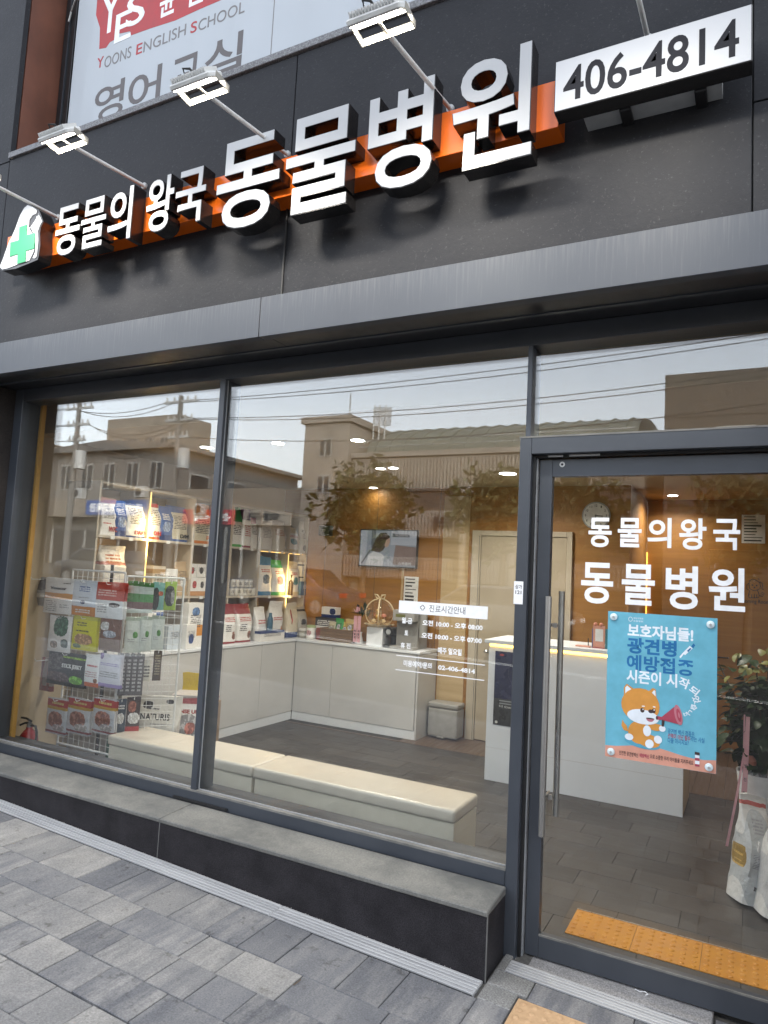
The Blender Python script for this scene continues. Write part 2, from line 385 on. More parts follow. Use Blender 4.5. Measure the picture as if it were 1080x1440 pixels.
M_grey_lam = noisy('pale_grey_laminate', (0.50, 0.49, 0.475), (0.56, 0.55, 0.53), 2, .4)
M_gap = plain('panel_gap', (0.05, 0.045, 0.04), .8)
def floortile_mat():
    n = N('slate_floor_tile'); oi = n.n('ObjectInfo'); v = n.coords('Object', (1, 5, 1), True); f = n.noise(v, 5, 6, .65)
    t = n.ramp(oi.outputs['Random'], [(0, (0.030, 0.0255, 0.022)), (1, (0.050, 0.043, 0.0375))])
    o = n.n('Mix', data_type='RGBA', blend_type='MULTIPLY'); o.inputs[0].default_value = 1; n.l(t, o.inputs[6]); n.l(n.ramp(f, [(.3, (.72,) * 3), (.7, (1.25,) * 3)]), o.inputs[7])
    n.base(o.outputs[2]); n.l(n.ramp(f, [(.3, (.38,) * 3), (.7, (.55,) * 3)]), n.b.inputs['Roughness']); n.bump(f, .12, .003); return n.m
M_tile = floortile_mat()
M_deck = noisy('dark_wood_floor', (0.07, 0.042, 0.024), (0.11, 0.068, 0.04), 4, .45, .1, (6, .6, 1))
M_grout = plain('dark_grout', (0.026, 0.024, 0.022), .9)
def leather():
    n = N('cream_leatherette'); v = n.coords('Object'); f = n.noise(v, 2.2, 4); vo = n.n('TexVoronoi'); vo.inputs['Scale'].default_value = 260; n.l(v, vo.inputs[0])
    n.base(n.mix(f, (0.56, 0.50, 0.41), (0.62, 0.56, 0.47))); n.set(Roughness=.27, Specular_IOR_Level=.8); n.bump(n.math('ADD', vo.outputs[0], n.math('MULTIPLY', f, 3)), .12, .004); return n.m
M_leather = leather()
M_bench = noisy('beige_bench_laminate', (0.60, 0.54, 0.43), (0.65, 0.59, 0.475), 12, .5, .05)
M_black = plain('black_plastic', (0.014, 0.014, 0.015), .35)
M_led_warm = emit('warm_led_strip', (1.0, 0.58, 0.12), 1.1)
M_led_shelf = emit('warm_shelf_led_strip', (1.0, 0.58, 0.16), 0.42)
M_down = emit('downlight_lens', (1.0, 0.95, 0.86), 8.0)
M_wire = plain('white_wire', (0.72, 0.72, 0.70), .35)
M_red = plain('extinguisher_red', (0.50, 0.018, 0.018), .25)
M_bin = plain('grey_bin_plastic', (0.30, 0.29, 0.27), .4)
M_disp = plain('grey_dispenser_plastic', (0.24, 0.23, 0.21), .4)
M_paper = plain('printed_paper', (0.72, 0.72, 0.70), .6)
M_ink = plain('dark_ink', (0.04, 0.04, 0.045), .6)
M_navy = noisy('navy_poster_print', (0.010, 0.012, 0.045), (0.018, 0.022, 0.075), 2, .3)
M_char = plain('charcoal_poster_print', (0.035, 0.036, 0.038), .3)
M_leaf = noisy('glossy_leaf', (0.008, 0.022, 0.006), (0.022, 0.044, 0.011), 6, .45, rnd=True, spec=.25)
M_leafy = noisy('yellow_green_leaf', (0.09, 0.10, 0.018), (0.16, 0.15, 0.03), 6, .4, rnd=True)
M_stem = plain('brown_stem', (0.07, 0.045, 0.025), .7)
M_pot = plain('white_ceramic', (0.74, 0.74, 0.73), .25)
M_pink = noisy('pink_satin_ribbon', (0.60, 0.30, 0.33), (0.70, 0.40, 0.42), 9, .4)
M_peach = plain('peach_flower', (0.62, 0.24, 0.16), .6)
M_wicker = noisy('brown_wicker', (0.12, 0.065, 0.03), (0.26, 0.155, 0.08), 60, .6, .6, (1, 1, 4))
M_gold = plain('gold_foil', (0.65, 0.40, 0.10), .3, metal=.8)
M_cream = plain('cream_flower', (0.72, 0.58, 0.36), .6)
M_blond = plain('blond_hair_print', (0.30, 0.19, 0.10), .6)
def membrane():
    n = N('clear_balloon_film'); fr = n.n('LayerWeight'); fr.inputs[0].default_value = .35
    tr = n.n('BsdfTransparent'); tr.inputs[0].default_value = (.97, .93, .86, 1); gl = n.n('BsdfGlossy'); gl.inputs['Roughness'].default_value = .06; gl.inputs['Color'].default_value = (1, .92, .8, 1)
    mx = n.n('MixShader'); n.l(n.math('MULTIPLY', fr.outputs['Facing'], .55), mx.inputs[0]); n.l(tr.outputs[0], mx.inputs[1]); n.l(gl.outputs[0], mx.inputs[2]); n.l(mx.outputs[0], n.out.inputs[0]); return n.m
M_film = membrane()
# street
M_wallA = noisy('grey_render', (0.12, 0.115, 0.108), (0.165, 0.158, 0.15), 1.2, .8)
M_wallB = noisy('cream_render', (0.16, 0.14, 0.118), (0.205, 0.18, 0.152), 1.2, .8)
M_wallC = noisy('pale_hall_stone', (0.215, 0.192, 0.166), (0.265, 0.238, 0.206), 1.0, .7)
M_wallD = noisy('dark_brown_stone', (0.055, 0.045, 0.036), (0.08, 0.066, 0.054), 1.2, .6)
M_roofgreen = noisy('greenish_metal_roof', (0.105, 0.12, 0.10), (0.14, 0.155, 0.13), 3, .5)
M_roof = noisy('grey_roof_tile', (0.09, 0.088, 0.085), (0.14, 0.135, 0.13), 8, .7)
M_win = noisy('dark_window_glass', (0.02, 0.023, 0.027), (0.04, 0.043, 0.048), 3, .12)
M_winframe = plain('pale_window_frame', (0.30, 0.30, 0.29), .5)
M_shop_dark = plain('shopfront_dark', (0.03, 0.03, 0.032), .4)
M_blue_sign = plain('blue_sign_panel', (0.03, 0.09, 0.28), .5)
M_pole = noisy('concrete_pole', (0.12, 0.115, 0.108), (0.17, 0.165, 0.155), 10, .85)
M_cable = plain('black_cable', (0.02, 0.02, 0.02), .6)
M_treeleaf = noisy('street_tree_leaf', (0.07, 0.085, 0.03), (0.19, 0.19, 0.085), 1.5, .55, rnd=True)
M_bark = noisy('bark', (0.07, 0.05, 0.035), (0.13, 0.10, 0.07), 12, .9, .5, (1, 1, .3))
# ------------------------------------------------------------------ ground, pavement
SL = 0.0365                                          # the pavement climbs to the left
def gz(x): return -SL * (x + 0.43)
ga = math.atan(SL)
g = struct(put('ground', MB().add([(-300, -300, -.9), (300, -300, -.9), (300, 300, -.9), (-300, 300, -.9)], [(0, 1, 2, 3)]).mesh('ground', M_ground)))
def slab(name, x0, x1, y0, y1, top, th, mat):
    mb = MB(); mb.add([(x, y, gz(x) + top - d) for x in (x0, x1) for y in (y0, y1) for d in (th, 0)],
                      [(0, 1, 3, 2), (4, 6, 7, 5), (0, 4, 5, 1), (2, 3, 7, 6), (0, 2, 6, 4), (1, 5, 7, 3)])
    return struct(put(name, mb.mesh(name, mat)))
pav = slab('pavement', -14, 8, -4.2, .3, -.012, .3, M_joint)
kerb = slab('kerb', -14, 8, -4.4, -4.203, 0.0, .4, M_ledge)
road = slab('road', -60, 40, -16.5, -4.405, -.14, .2, M_asphalt)
for yy in (-10.55, -10.35):
    part('lane_line', MB().add([(x, y, gz(x) - .134) for x in (-60, 40) for y in (yy, yy + .1)], [(0, 2, 3, 1)]), M_line, road)
slab('far_pavement', -60, 40, -23.9, -16.505, 0.0, .4, M_farpave)
slab('pavement_strip', -14, 8, -4.199, -2.30, -.002, .2, M_paver)
_st = {}
def stone_mesh(l, w):
    k = (round(l, 3), round(w, 3))
    if k not in _st: _st[k] = MB().box(-l / 2 + .0017, l / 2 - .0017, -w / 2 + .0017, w / 2 - .0017, -.05, 0).mesh('paving_stone', M_paver, bevel=.0028)
    return _st[k]
_pale = {}
def pale(l, w):
    if (l, w) not in _pale: _pale[(l, w)] = MB().box(-l / 2 + .0017, l / 2 - .0017, -w / 2 + .0017, w / 2 - .0017, -.05, 0).mesh('paving_stone', M_palestone, bevel=.0028)
    return _pale[(l, w)]
M_palestone = granite('pale_paving_stone', (0.13, 0.127, 0.12), (0.34, 0.335, 0.32), 120, .8, .2)
RS = random.Random(21)
def stone(x, y, l, w, name='paving_stone', me=None):
    o = put(name, me or stone_mesh(l, w), pav)
    o.matrix_parent_inverse = Matrix.Identity(4)
    o.rotation_mode = 'ZYX'; o.location = (x, y, gz(x) + RS.uniform(-.002, .0015)); o.rotation_euler = (RS.uniform(-.003, .003), ga + RS.uniform(-.003, .003), RS.choice((0, math.pi)) + RS.uniform(-.003, .003))
    return o
def row(y0, y1, x0, x1, lens=(.2, .3, .2, .3, .4)):
    x = x0
    while x < x1 - .05:
        l = RS.choice(lens)
        if x + l > x1 - .09: l = x1 - x
        stone(x + l / 2, (y0 + y1) / 2, l, abs(y1 - y0)); x += l
TB = -.292                                           # far edge of the tactile tiles
row(-.685, -.395, -5.6, -.835, (.2, .2, .215, .3)); row(-.885, -.685, -5.72, -.835)
for k, y in enumerate((-.885, -1.085, -1.29, -1.49, -1.69, -1.89, -2.09)): row(y - .2, y, -5.6 + .13 * (k % 3), 1.1)
stone(-.905, -.335, .14, .12, me=pale(.14, .12)); stone(-.8875, -.2125, .175, .125, me=pale(.175, .125)); row(TB, -.15, -.80, 1.1, (.3, .4)); row(-.885, -.593, -.835, 1.1)
stone(-.956, -.075, .038, .15, me=pale(.038, .15)); row(-.15, .05, -.122, 1.1, (.4,))
def domes(mb, l, w, n, z, r, h):
    for i in range(n):
        for j in range(n):
            x, y = -l / 2 + l * (i + .5) / n, -w / 2 + w * (j + .5) / n
            mb.lathe([(r, 0), (r * .9, h * .55), (r * .55, h)], 10, (x, y, z))
    return mb
tm = domes(MB().box(-.149, .149, -.149, .149, -.05, -.001), .3, .3, 6, -.0012, .0135, .004).mesh('tactile_tile', M_tact_out, smooth=True)
for k in range(6): stone(-.83 + .15 + .3 * k, TB - .15, .3, .3, 'tactile_tile', tm)

# --- drain strips
def drain(label, x0, x1, y0, y1, zoff=.003):
    L = math.hypot(x1 - x0, 0); cx = (x0 + x1) / 2
    t = thing('drain_strip', label, 'drain', (cx, (y0 + y1) / 2, gz(cx)), 'slotted drain strips along the shop front'); t.rotation_euler = (0, ga, 0)
    w = y1 - y0
    part('channel', MB().box(-L / 2, L / 2, -w / 2, w / 2, -.03, -.006 + zoff), M_alu_dark, t, True)
    k = 5
    for i in range(k):
        y = -w / 2 + w * (i + .5) / k
        part('slat', MB().box(-L / 2, L / 2, y - w / k * .36, y + w / k * .36, -.02, .001 + zoff), M_alu, t, True, bevel=.0015)
    for sx in (-1, 1): part('end_bar', MB().box(sx * L / 2 - .003, sx * L / 2 + .003, -w / 2, w / 2, -.03, .0), M_alu, t, True)
    return t
drain('long slotted aluminium drain strip under the left part of the dark plinth', -5.2, -2.02, -.392, -.276)
drain('slotted aluminium drain strip ending at the plinth corner', -2.016, -.992, -.392, -.276)
drain('slotted aluminium drain strip in front of the glass door', -.935, -.13, -.148, -.046)
tag(put('threshold_slab', MB().box(-.93, -.128, -.044, .10, -.2, .004).mesh('threshold_slab', M_threshold, bevel=.004)), 'pale speckled granite slab under the glass door', 'threshold')

# ------------------------------------------------------------------ the building
YW = -.30
B = thing('shop_building', 'dark clad shop building with grey fascia and large glass front', 'building', (0, 0, 0))
def panel(x0, x1, z0, z1, y0=YW, y1=YW + .04, mat=None, name='cladding_panel'):
    return part(name, MB().box(x0 + .003, x1 - .003, y0, y1, z0 + .003, z1 - .003), mat or M_clad, B, bevel=.002)
part('joint_backing', MB().box(-7.5, 4, YW + .042, YW + .06, 3.0, 4.56), M_rubber, B)
part('joint_backing', MB().box(-7.5, -4.86, YW + .042, YW + .06, 4.56, 9), M_rubber, B)
panel(-7.5, -4.8, 3.15, 4.555); panel(-4.8, -2.255, 3.15, 4.565); panel(-2.255, -.003, 3.15, 4.565)
panel(-.003, 4, 3.15, 3.632); panel(-.003, 4, 3.632, 4.565)
panel(-7.5, -4.80, 4.555, 7.2); panel(-4.8, 4, 6.9, 9)
# recessed upper window
part('ledge_stone', MB().box(-4.797, 4, -.318, .02, 4.568, 4.612), M_ledge, B, bevel=.003)
part('reveal_panel', MB().box(-4.86, -4.80, -.255, .03, 4.61, 6.9), M_corten, B)
up = part('upper_window', MB().box(-4.797, -4.67, .022, .09, 4.612, 6.9).box(-4.67, 4, .03, .09, 4.612, 4.68).box(-4.67, 4, .03, .09, 6.8, 6.9), M_black, B, bevel=.003)
part('window_bar', MB().box(-4.735, -4.725, .012, .0218, 4.62, 6.8), M_frame, up)
part('pane', MB().box(-4.67, 4, .055, .062, 4.68, 6.8), M_win, up)
part('building_core', MB().box(-7.4, 4, .25, 6.2, 3.0, 9.0), M_clad, B)
# canopy fascia and soffit
part('fascia_panel', MB().box(-7.5, -2.350, -.36, YW - .002, 2.93, 3.150), M_fascia, B, bevel=.002)
part('fascia_panel', MB().box(-2.344, 4, -.36, YW - .002, 2.93, 3.150), M_fascia, B, bevel=.002)
part('fascia_joint', MB().box(-2.352, -2.342, -.352, YW - .004, 2.935, 3.145), M_bead, B)
part('soffit_panel', MB().box(-7.5, -2.3, -.352, -.16, 2.934, 2.96), M_soffit, B); part('soffit_panel', MB().box(-2.296, 4, -.352, -.16, 2.934, 2.96), M_soffit, B)
part('soffit_panel', MB().box(-7.5, 4, -.157, .10, 2.938, 2.96), M_soffit, B)
part('soffit_trim', MB().box(-4.9, 4, -.17, -.145, 2.928, 2.937), M_frame, B)
# pier on the left, pier on the right
part('pier_stone', MB().box(-7.5, -4.915, YW, .15, -.3, 2.93), M_pier, B)
part('pier_stone', MB().box(.24, 4, YW, .15, -.3, 2.93), M_clad, B)
# plinth
for x0, x1 in ((-4.914, -2.872), (-2.868, -.983)):
    part('plinth_stone', MB().box(x0, x1, -.272, -.02, -.25, .2935), M_plinth, B, bevel=.002)
    cap = MB(); cap.add([(x, y, z) for x in (x0, x1 + (.002 if x1 > -1 else 0)) for y, z in ((-.276, .276), (-.276, .298), (-.02, .276), (-.02, .313))], [(0, 1, 3, 2), (4, 6, 7, 5), (0, 4, 5, 1), (2, 3, 7, 6), (0, 2, 6, 4), (1, 5, 7, 3)])
    part('plinth_cap', cap, M_cap, B, bevel=.004)
part('joint_bead', MB().box(-2.8722, -2.8678, -.2725, -.02, -.2, .3), M_joint_bead, B)
part('joint_bead', MB().box(-.9835, -.9795, -.2705, -.262, -.2, .287), M_joint_bead, B)
# window frame
fr = part('window_frame', MB().box(-4.913, -4.82, 0, .15, .30, 2.937).box(-4.82, .3, 0, .15, 2.845, 2.937).box(-4.82, -.992, -.004, .15, .305, .372)
          .box(-2.914, -2.872, .0, .15, .372, 2.845).box(-.968, -.944, .0, .15, 2.388, 2.845), M_frame, B, bevel=.0025)
part('sill_edge', MB().box(-4.82, -.992, -.0045, .03, .372, .383), M_dirtyedge, fr)
part('weep_strip', MB().box(-3.03, -2.62, -.018, -.0045, .3155, .328), M_rubber, fr)
part('glazing_bead', MB().box(-4.82, -2.915, .022, .0275, .383, .388).box(-2.871, -.992, .022, .0275, .383, .388).box(-2.8715, -2.8665, .022, .0275, .388, 2.84), M_bead, fr)
part('inner_sill', MB().box(-5.24, -.99, .155, .26, 0, .345), M_frame, fr, bevel=.003)
part('wood_trim', MB().box(-4.93, -4.80, .152, .185, .35, 2.858), M_trimwood, fr); part('wood_trim', MB().box(-4.93, .30, .152, .19, 2.86, 2.93), M_trimwood, fr)
for x0, x1, z0, z1, lb in ((-4.83, -2.91, .376, 2.85, 'pane'), (-2.876, -.962, .376, 2.85, 'pane'), (-.952, .3, 2.383, 2.85, 'pane')):
    part('pane', MB().box(x0, x1, .030, .036, z0, z1), M_glass, fr)
    o = part('pane', MB().box(x0, x1, .054, .060, z0, z1), M_glass, fr)
# door frame
df = part('door_frame', MB().box(-.990, -.933, -.012, .13, -.05, 2.388).box(-.933, .24, -.012, .13, 2.305, 2.388).box(.18, .24, -.012, .13, -.05, 2.305), M_frame, B, bevel=.003)
part('door_seal', MB().box(-.932, -.918, .02, .12, 0.006, 2.304).box(-.918, .17, .03, .12, 2.292, 2.3045), M_rubber, df)
part('seal_strip', MB().box(-.9178, -.9125, .035, .12, 0.006, 2.29), M_bead, df)
part('closer_plate', MB().box(-.86, -.79, .018, .028, 2.2935, 2.3025).box(-.76, -.62, .018, .028, 2.2935, 2.3025), M_grey_metal, df)
part('frame_cap', MB().box(-.993, .24, -.0145, .02, 2.384, 2.392), M_dirtyedge, df)
door = part('entrance_door', MB().box(-.908, -.846, .055, .098, .012, 2.288).box(-.846, .17, .055, .098, .012, .108).box(-.846, .10, .055, .098, 2.203, 2.288).box(.10, .17, .055, .098, .108, 2.288), M_frame, B, bevel=.002)
part('rail_edge', MB().box(-.846, .10, .0535, .06, .104, .1125), M_dirtyedge, door)
part('pane', MB().box(-.852, .11, .070, .080, .10, 2.21), M_glass, door)
for sy, z0, z1 in ((.012, .555, 1.635), (.128, .62, 1.66)):
    x = -.835 if sy < .05 else -.802
    part('handle', MB().tube([(x, sy, z0), (x, sy, z1)], .0145, 14), M_steel, door, smooth=True)
for z in (.72, 1.50): part('handle_stud', MB().cyl((-.835, .012, z), (-.835, .128, z), .008).cyl((-.812, .05, z), (-.812, .066, z), .012), M_steel, door, smooth=True)
part('screw', MB().cyl((-.800, .055, 2.262), (-.800, .0525, 2.262), .013, n=16), M_steel, door).data.materials[0] = M_white_metal
part('screw_slot', MB().cyl((-.800, .0522, 2.262), (-.800, .0515, 2.262), .006, n=8), M_digit, door)
# sticker on the door post
x0, x1, z0, z1 = pxrect((722.5, 834), (735.5, 834), (729, 817.5), (728.5, 849.5), -.0125)
st = tag(put('address_sticker', MB().box(x0, x1, -.0128, -.012, z0, z1).mesh('address_sticker', M_vinyl)), 'small white address sticker on the grey door post', 'sticker')
h = z1 - z0
part('print', lettering(MB(), '상가', x0 + .006, x1 - .006, z0 + h * .66, z0 + h * .86, -.0131, -.0127), M_vinyl_dark, st)
part('print', lettering(MB(), '121', x0 + .008, x1 - .008, z0 + h * .44, z0 + h * .60, -.0131, -.0127), M_vinyl_dark, st)

# ------------------------------------------------------------------ shop sign
S = thing('shop_sign', 'long orange sign tray with white lit channel letters and animal logo', 'sign', (-2.6, YW, 3.76))
part('sign_tray', MB().box(-4.537, -.745, -.42, YW - .001, 3.655, 3.873), M_orange, S, bevel=.002)
YL, YB = -.51, -.419
LET = [('동', (78.6, 329), (111.7, 320), (107, 286.7), (93, 357.8), .018), ('물', (114.4, 320), (149, 305), (144, 275.8), (118, 350), .014),
       ('의', (151.4, 325), (185.5, 300), (183, 262), (179, 335), .018), ('왕', (206, 299), (245, 268), (237.5, 246), (225, 324), .018),
       ('국', (248, 275), (289.4, 265), (283, 234.4), (279, 310), .018), ('동', (305, 273), (392.7, 244.4), (380, 184.4), (334.4, 321), .018),
       ('물', (402.7, 235.6), (499.6, 204.4), (481, 149.3), (416.7, 301), .018), ('병', (519.7, 173), (610, 151), (608.6, 106), (557, 264.4), .018),
       ('원', (636.4, 173), (749.4, 123), (740.6, 60), (660, 237), .018)]
for s_, a, b, t, bt, bold in LET:
    x0, x1, z0, z1 = pxrect(a, b, t, bt, YL)
    e = .004
    L = part('letter', lettering(MB(), s_, x0 - e, x1 + e, z0 - e, z1 + e, YL, YB, bold), M_letter_side, S)
    part('letter_face', lettering(MB(), s_, x0, x1, z0, z1, YL - .003, YL + .002, bold - .004), M_letter_face, L)
Z1 = lambda L, Y=YL - .0: [(onY(a / 3.6, 200 + b / 3.6, Y).x, onY(a / 3.6, 200 + b / 3.6, Y).z) for a, b in L]
dog = [(0, 632), (14, 600), (45, 515), (80, 440), (104, 372), (125, 335), (142, 320), (170, 330), (190, 346), (186, 362), (166, 372), (152, 392), (147, 430), (160, 436), (176, 470), (176, 540), (170, 560), (150, 600), (110, 612), (40, 640), (14, 644)]
cat = [(200, 372), (196, 360), (208, 385), (215, 402), (205, 420), (194, 450), (196, 500), (190, 560), (186, 582), (176, 590), (168, 585), (180, 560), (182, 520), (172, 470), (152, 440), (168, 415), (184, 392), (188, 376)]
plate = [(0, 640), (14, 600), (45, 512), (78, 438), (102, 366), (122, 330), (142, 316), (172, 326), (196, 342), (204, 358), (220, 402), (206, 430), (202, 460), (204, 520), (196, 575), (190, 595), (150, 612), (80, 640), (10, 650)]
LP = part('logo_box', MB().prism(Z1(plate), YL, YB), M_letter_side, S)
part('dog_face', MB().prism(Z1(dog), YL - .004, YL + .002), M_letter_face, LP); part('cat_face', MB().prism(Z1(cat), YL - .004, YL + .002), M_letter_face, LP)
part('green_cross', MB().prism(Z1([(103, 432), (140, 420), (140, 472), (182, 462), (178, 540), (136, 552), (133, 606), (92, 618), (94, 568), (54, 582), (58, 510), (100, 498)]), YL - .008, YL - .0035), M_cross, LP)

# phone number light box
P = thing('phone_number_lightbox', 'white lit box sign with the number 406-4814', 'sign', (-.37, YW, 3.7))
x0, x1 = -.741, -.005; z0, z1 = 3.659, 3.886
part('cabinet', MB().box(x0, x1, -.509, -.424, z0, z1), M_letter_side, P, bevel=.002)
part('lit_face', MB().box(x0 + .004, x1 - .004, -.512, -.505, z0 + .004, z1 - .004), M_box_face, P)
a = pxrect((792, 130), (1039.4, 56), (812.7, 90.4), (809, 140), -.513)
part('digits', lettering(MB(), '406-4814', a[0], a[1], a[2], a[3], -.5135, -.511, .014), M_digit, P)
part('back_tray', MB().box(-.642, -.11, -.423, YW - .001, 3.679, 3.85), M_grey_metal, P)
for px in ((879, 168), (985, 141)):
    q = onY(*px, -.40); part('bracket', MB().box(q.x - .022, q.x + .022, -.418, -.305, 3.655, 3.679), M_black, P, bevel=.004)

# floodlights on arms
FG = 'white floodlights on arms above the sign'
def floodlight(x, tipy, tipz, basez, label):
    t = thing('sign_floodlight', label, 'floodlight', (x, YW, basez), FG)
    part('arm', MB().tube([(x, YW + .004, basez), (x, tipy, tipz)], .0105, 10), M_white_metal, t, smooth=True)
    part('wall_plate', MB().cyl((x, YW, basez), (x, YW - .012, basez), .02, n=14), M_grey_metal, t)
    w = .118; ys, zs = tipy - .085, tipz + .012
    # lamp head tilted so that its lit side looks at the sign
    hd = MB(); a_ = math.radians(54); up_, fw = Vector((0, -math.sin(a_) * -1, math.cos(a_))), Vector((0, math.cos(a_), -math.sin(a_)))
    def obox(mb, c, sx, su, sf):
        c = Vector(c); return mb.add([tuple(c + Vector((i * sx, 0, 0)) + up_ * (j * su) + fw * (k * sf)) for i in (-1, 1) for j in (-1, 1) for k in (-1, 1)],
                      [(0, 1, 3, 2), (4, 6, 7, 5), (0, 4, 5, 1), (2, 3, 7, 6), (0, 2, 6, 4), (1, 5, 7, 3)])
    c = Vector((x, ys, zs))
    H = part('lamp_head', obox(hd, c, w, .055, .013), M_white_metal, t, bevel=.006)
    fins = MB()
    for i in range(15): obox(fins, c + Vector((-w + .02 + i * (2 * w - .04) / 14, 0, 0)) - fw * .023, .0022, .05, .012)
    part('cooling_fins', fins, M_white_metal, H)
    part('led_panel', obox(MB(), c + fw * .0145, w - .01, .044, .0015), M_led, H)
    br = MB()
    y1 = tipy + .005
    for sx in (-1, 1): br.add([(x + sx * w + dx, y, z + dz) for y, z in ((ys, zs), (y1, tipz)) for dx in (0, sx * .004) for dz in (-.017, .017)], [(0, 1, 3, 2), (4, 6, 7, 5), (0, 4, 5, 1), (2, 3, 7, 6), (0, 2, 6, 4), (1, 5, 7, 3)])
    br.box(x - w - .004, x + w + .004, y1 - .002, y1 + .002, tipz - .017, tipz + .017)
    br.add([(x + dx, y, z) for dx in (-.005, .005) for y, z in ((ys + .02, zs - .02), (y1, tipz - .006), (ys + .02, zs - .012), (y1, tipz + .002))], [(0, 1, 3, 2), (4, 6, 7, 5), (0, 4, 5, 1), (2, 3, 7, 6), (0, 2, 6, 4), (1, 5, 7, 3)])
    part('bracket', br, M_bracket, t)
    part('cable', MB().tube([c - fw * .03 + Vector((-.05, 0, .0)), c - fw * .055 + Vector((-.055, 0, .012)), c - fw * .06 + Vector((-.03, .02, .012)), c - fw * .036 + Vector((-.015, .03, .01))], .006, 6), M_cable, t)
    la = bpy.data.lights.new('flood_lamp', 'AREA'); la.shape = 'RECTANGLE'; la.size = .26; la.size_y = .09; la.energy = LAMP_FLOOD; la.color = (1.0, .93, .82); la.spread = math.radians(130)
    lo = bpy.data.objects.new('flood_lamp', la); COL.objects.link(lo); lo.location = c + fw * .03; lo.rotation_euler = (-fw).to_track_quat('Z', 'Y').to_euler()
    lo.parent = t; lo.matrix_parent_inverse = wm(t).inverted()
floodlight(-4.183, -.80, 3.985, 4.0, 'white sign floodlight over the animal logo, cut off by the left edge')
floodlight(-3.377, -.826, 3.998, 4.043, 'white sign floodlight in front of the rust brown panel')
floodlight(-2.276, -.934, 3.904, 3.977, 'white sign floodlight in front of the grey banner lettering')
floodlight(-1.306, -.959, 3.869, 3.97, 'white sign floodlight above the tall letters beside the phone number')
floodlight(-.40, -1.05, 3.93, 4.03, 'white sign floodlight whose arm rises behind the phone number box')
tag(put('wall_cable', MB().tube([(-2.252, YW - .006, 3.66), (-2.25, YW - .007, 3.5), (-2.254, YW - .006, 3.3), (-2.252, YW - .006, 3.155)], .006).mesh('wall_cable', M_cable)), 'thin black cable down the wall joint below the sign', 'cable')

# banner
YBN = -.05
q = [onY(113, 0, YBN), onY(105, 178, YBN)]
bx = q[0].x - .01
BN = tag(put('banner', MB().box(bx, -2.66, YBN, YBN + .003, 4.614, 6.6).mesh('banner', M_banner)), 'white school banner with red logo hung in the upper window recess', 'banner')
part('banner_sheet', MB().box(-2.652, 1.5, YBN, YBN + .003, 4.614, 6.6), M_banner, BN)
part('hem', MB().box(-2.66, -2.652, YBN + .0008, YBN + .0025, 4.614, 6.6), M_ban_lgrey, BN)
k5 = 2.842; Z5 = lambda a, b: (a / k5, b / k5)
def ban(s_, L, R, T, Bt, mat, bold=.0, dy=.0015, clip=None): 
    x0, x1, z0, z1 = pxrect(Z5(*L), Z5(*R), Z5(*T), Z5(*Bt), YBN - dy)
    part('print', lettering(MB(), s_, x0, x1, z0, z1, YBN - dy, YBN, bold), mat, BN)
red = [(392, -40), (384, 60), (400, 112), (397, 196), (424, 191), (440, 168), (456, 160), (462, 131), (480, 134), (520, 125), (525, 141), (600, 114), (700, 82), (800, 36), (880, 2), (960, -44), (900, -120), (420, -110)]
part('print', MB().prism([(onY(*Z5(*p), YBN).x, onY(*Z5(*p), YBN).z) for p in red], YBN - .001, YBN), M_ban_red, BN)
ban('Y', (402, 60), (482, 40), (440, -30), (445, 126), M_vinyl, .01, .0015); ban('E', (462, 95), (526, 85), (505, 42), (492, 160), M_vinyl, .01, .0019); ban('S', (505, 55), (580, 25), (545, -25), (540, 98), M_vinyl, .01, .0023)
ban('윤', (640, 10), (705, -10), (670, -60), (675, 58), M_vinyl, .02); ban('선', (745, -30), (815, -50), (780, -100), (790, 14), M_vinyl, .02); ban('생', (850, -66), (925, -90), (890, -140), (895, -30), M_vinyl, .02)
ban('Y', (388, 250), (414, 240), (390, 234), (398, 270), M_ban_red, .01); ban('OONS', (418, 242), (524, 208), (430, 224), (428, 268), M_ban_lgrey)
ban('E', (545, 195), (568, 188), (557, 174), (552, 216), M_ban_red, .01); ban('NGLISH', (574, 185), (742, 125), (585, 162), (580, 207), M_ban_lgrey)
ban('S', (762, 110), (787, 100), (775, 86), (772, 130), M_ban_red, .01); ban('CHOOL', (793, 98), (977, 36), (810, 74), (800, 122), M_ban_lgrey)
ban('영', (380, 392), (497, 345), (490, 312), (440, 476), M_ban_grey, .01); ban('어', (513, 368), (643, 322), (642, 254), (636, 416), M_ban_grey, .01)
ban('교', (684, 300), (798, 255), (792, 203), (760, 362), M_ban_grey, .01); ban('실', (818, 262), (972, 215), (970, 119), (925, 308), M_ban_grey, .01)
tag(put('banner_rope', MB().tube([(bx + .01, YBN, 5.93), (bx - .03, YBN - .01, 5.945), (-4.70, .0, 5.93), (-4.73, .005, 5.86)], .007).mesh('banner_rope', M_white_metal)), 'white rope tying the banner corner to the black window bar', 'rope')

# ------------------------------------------------------------------ lettering and poster on the glass
YD = .0692
DL = thing('door_lettering', 'white vinyl clinic name in two lines on the glass door', 'lettering', (-.4, YD, 1.8))
def door_glyph(s_, a, b, t, bt, off, sc, parent, bold, mat, Y=YD):
    f = lambda p: (off[0] + p[0] / sc, off[1] + p[1] / sc)
    m = ((a + b) / 2)
    x0, x1, z0, z1 = pxrect(f((a, (t + bt) / 2)), f((b, (t + bt) / 2)), f((m, t)), f((m, bt)), Y)
    part('letter', lettering(MB(), s_, x0, x1, z0, z1, Y - .0004, Y, bold), mat, parent)
for s_, a, b, t, bt in (('동', 228, 338, 297, 437), ('물', 367, 480, 298, 437), ('의', 508, 622, 298, 440), ('왕', 658, 788, 300, 450), ('국', 820, 948, 303, 450)):
    door_glyph(s_, a, b, t, bt, (760, 640), 3.375, DL, .024, M_vinyl)
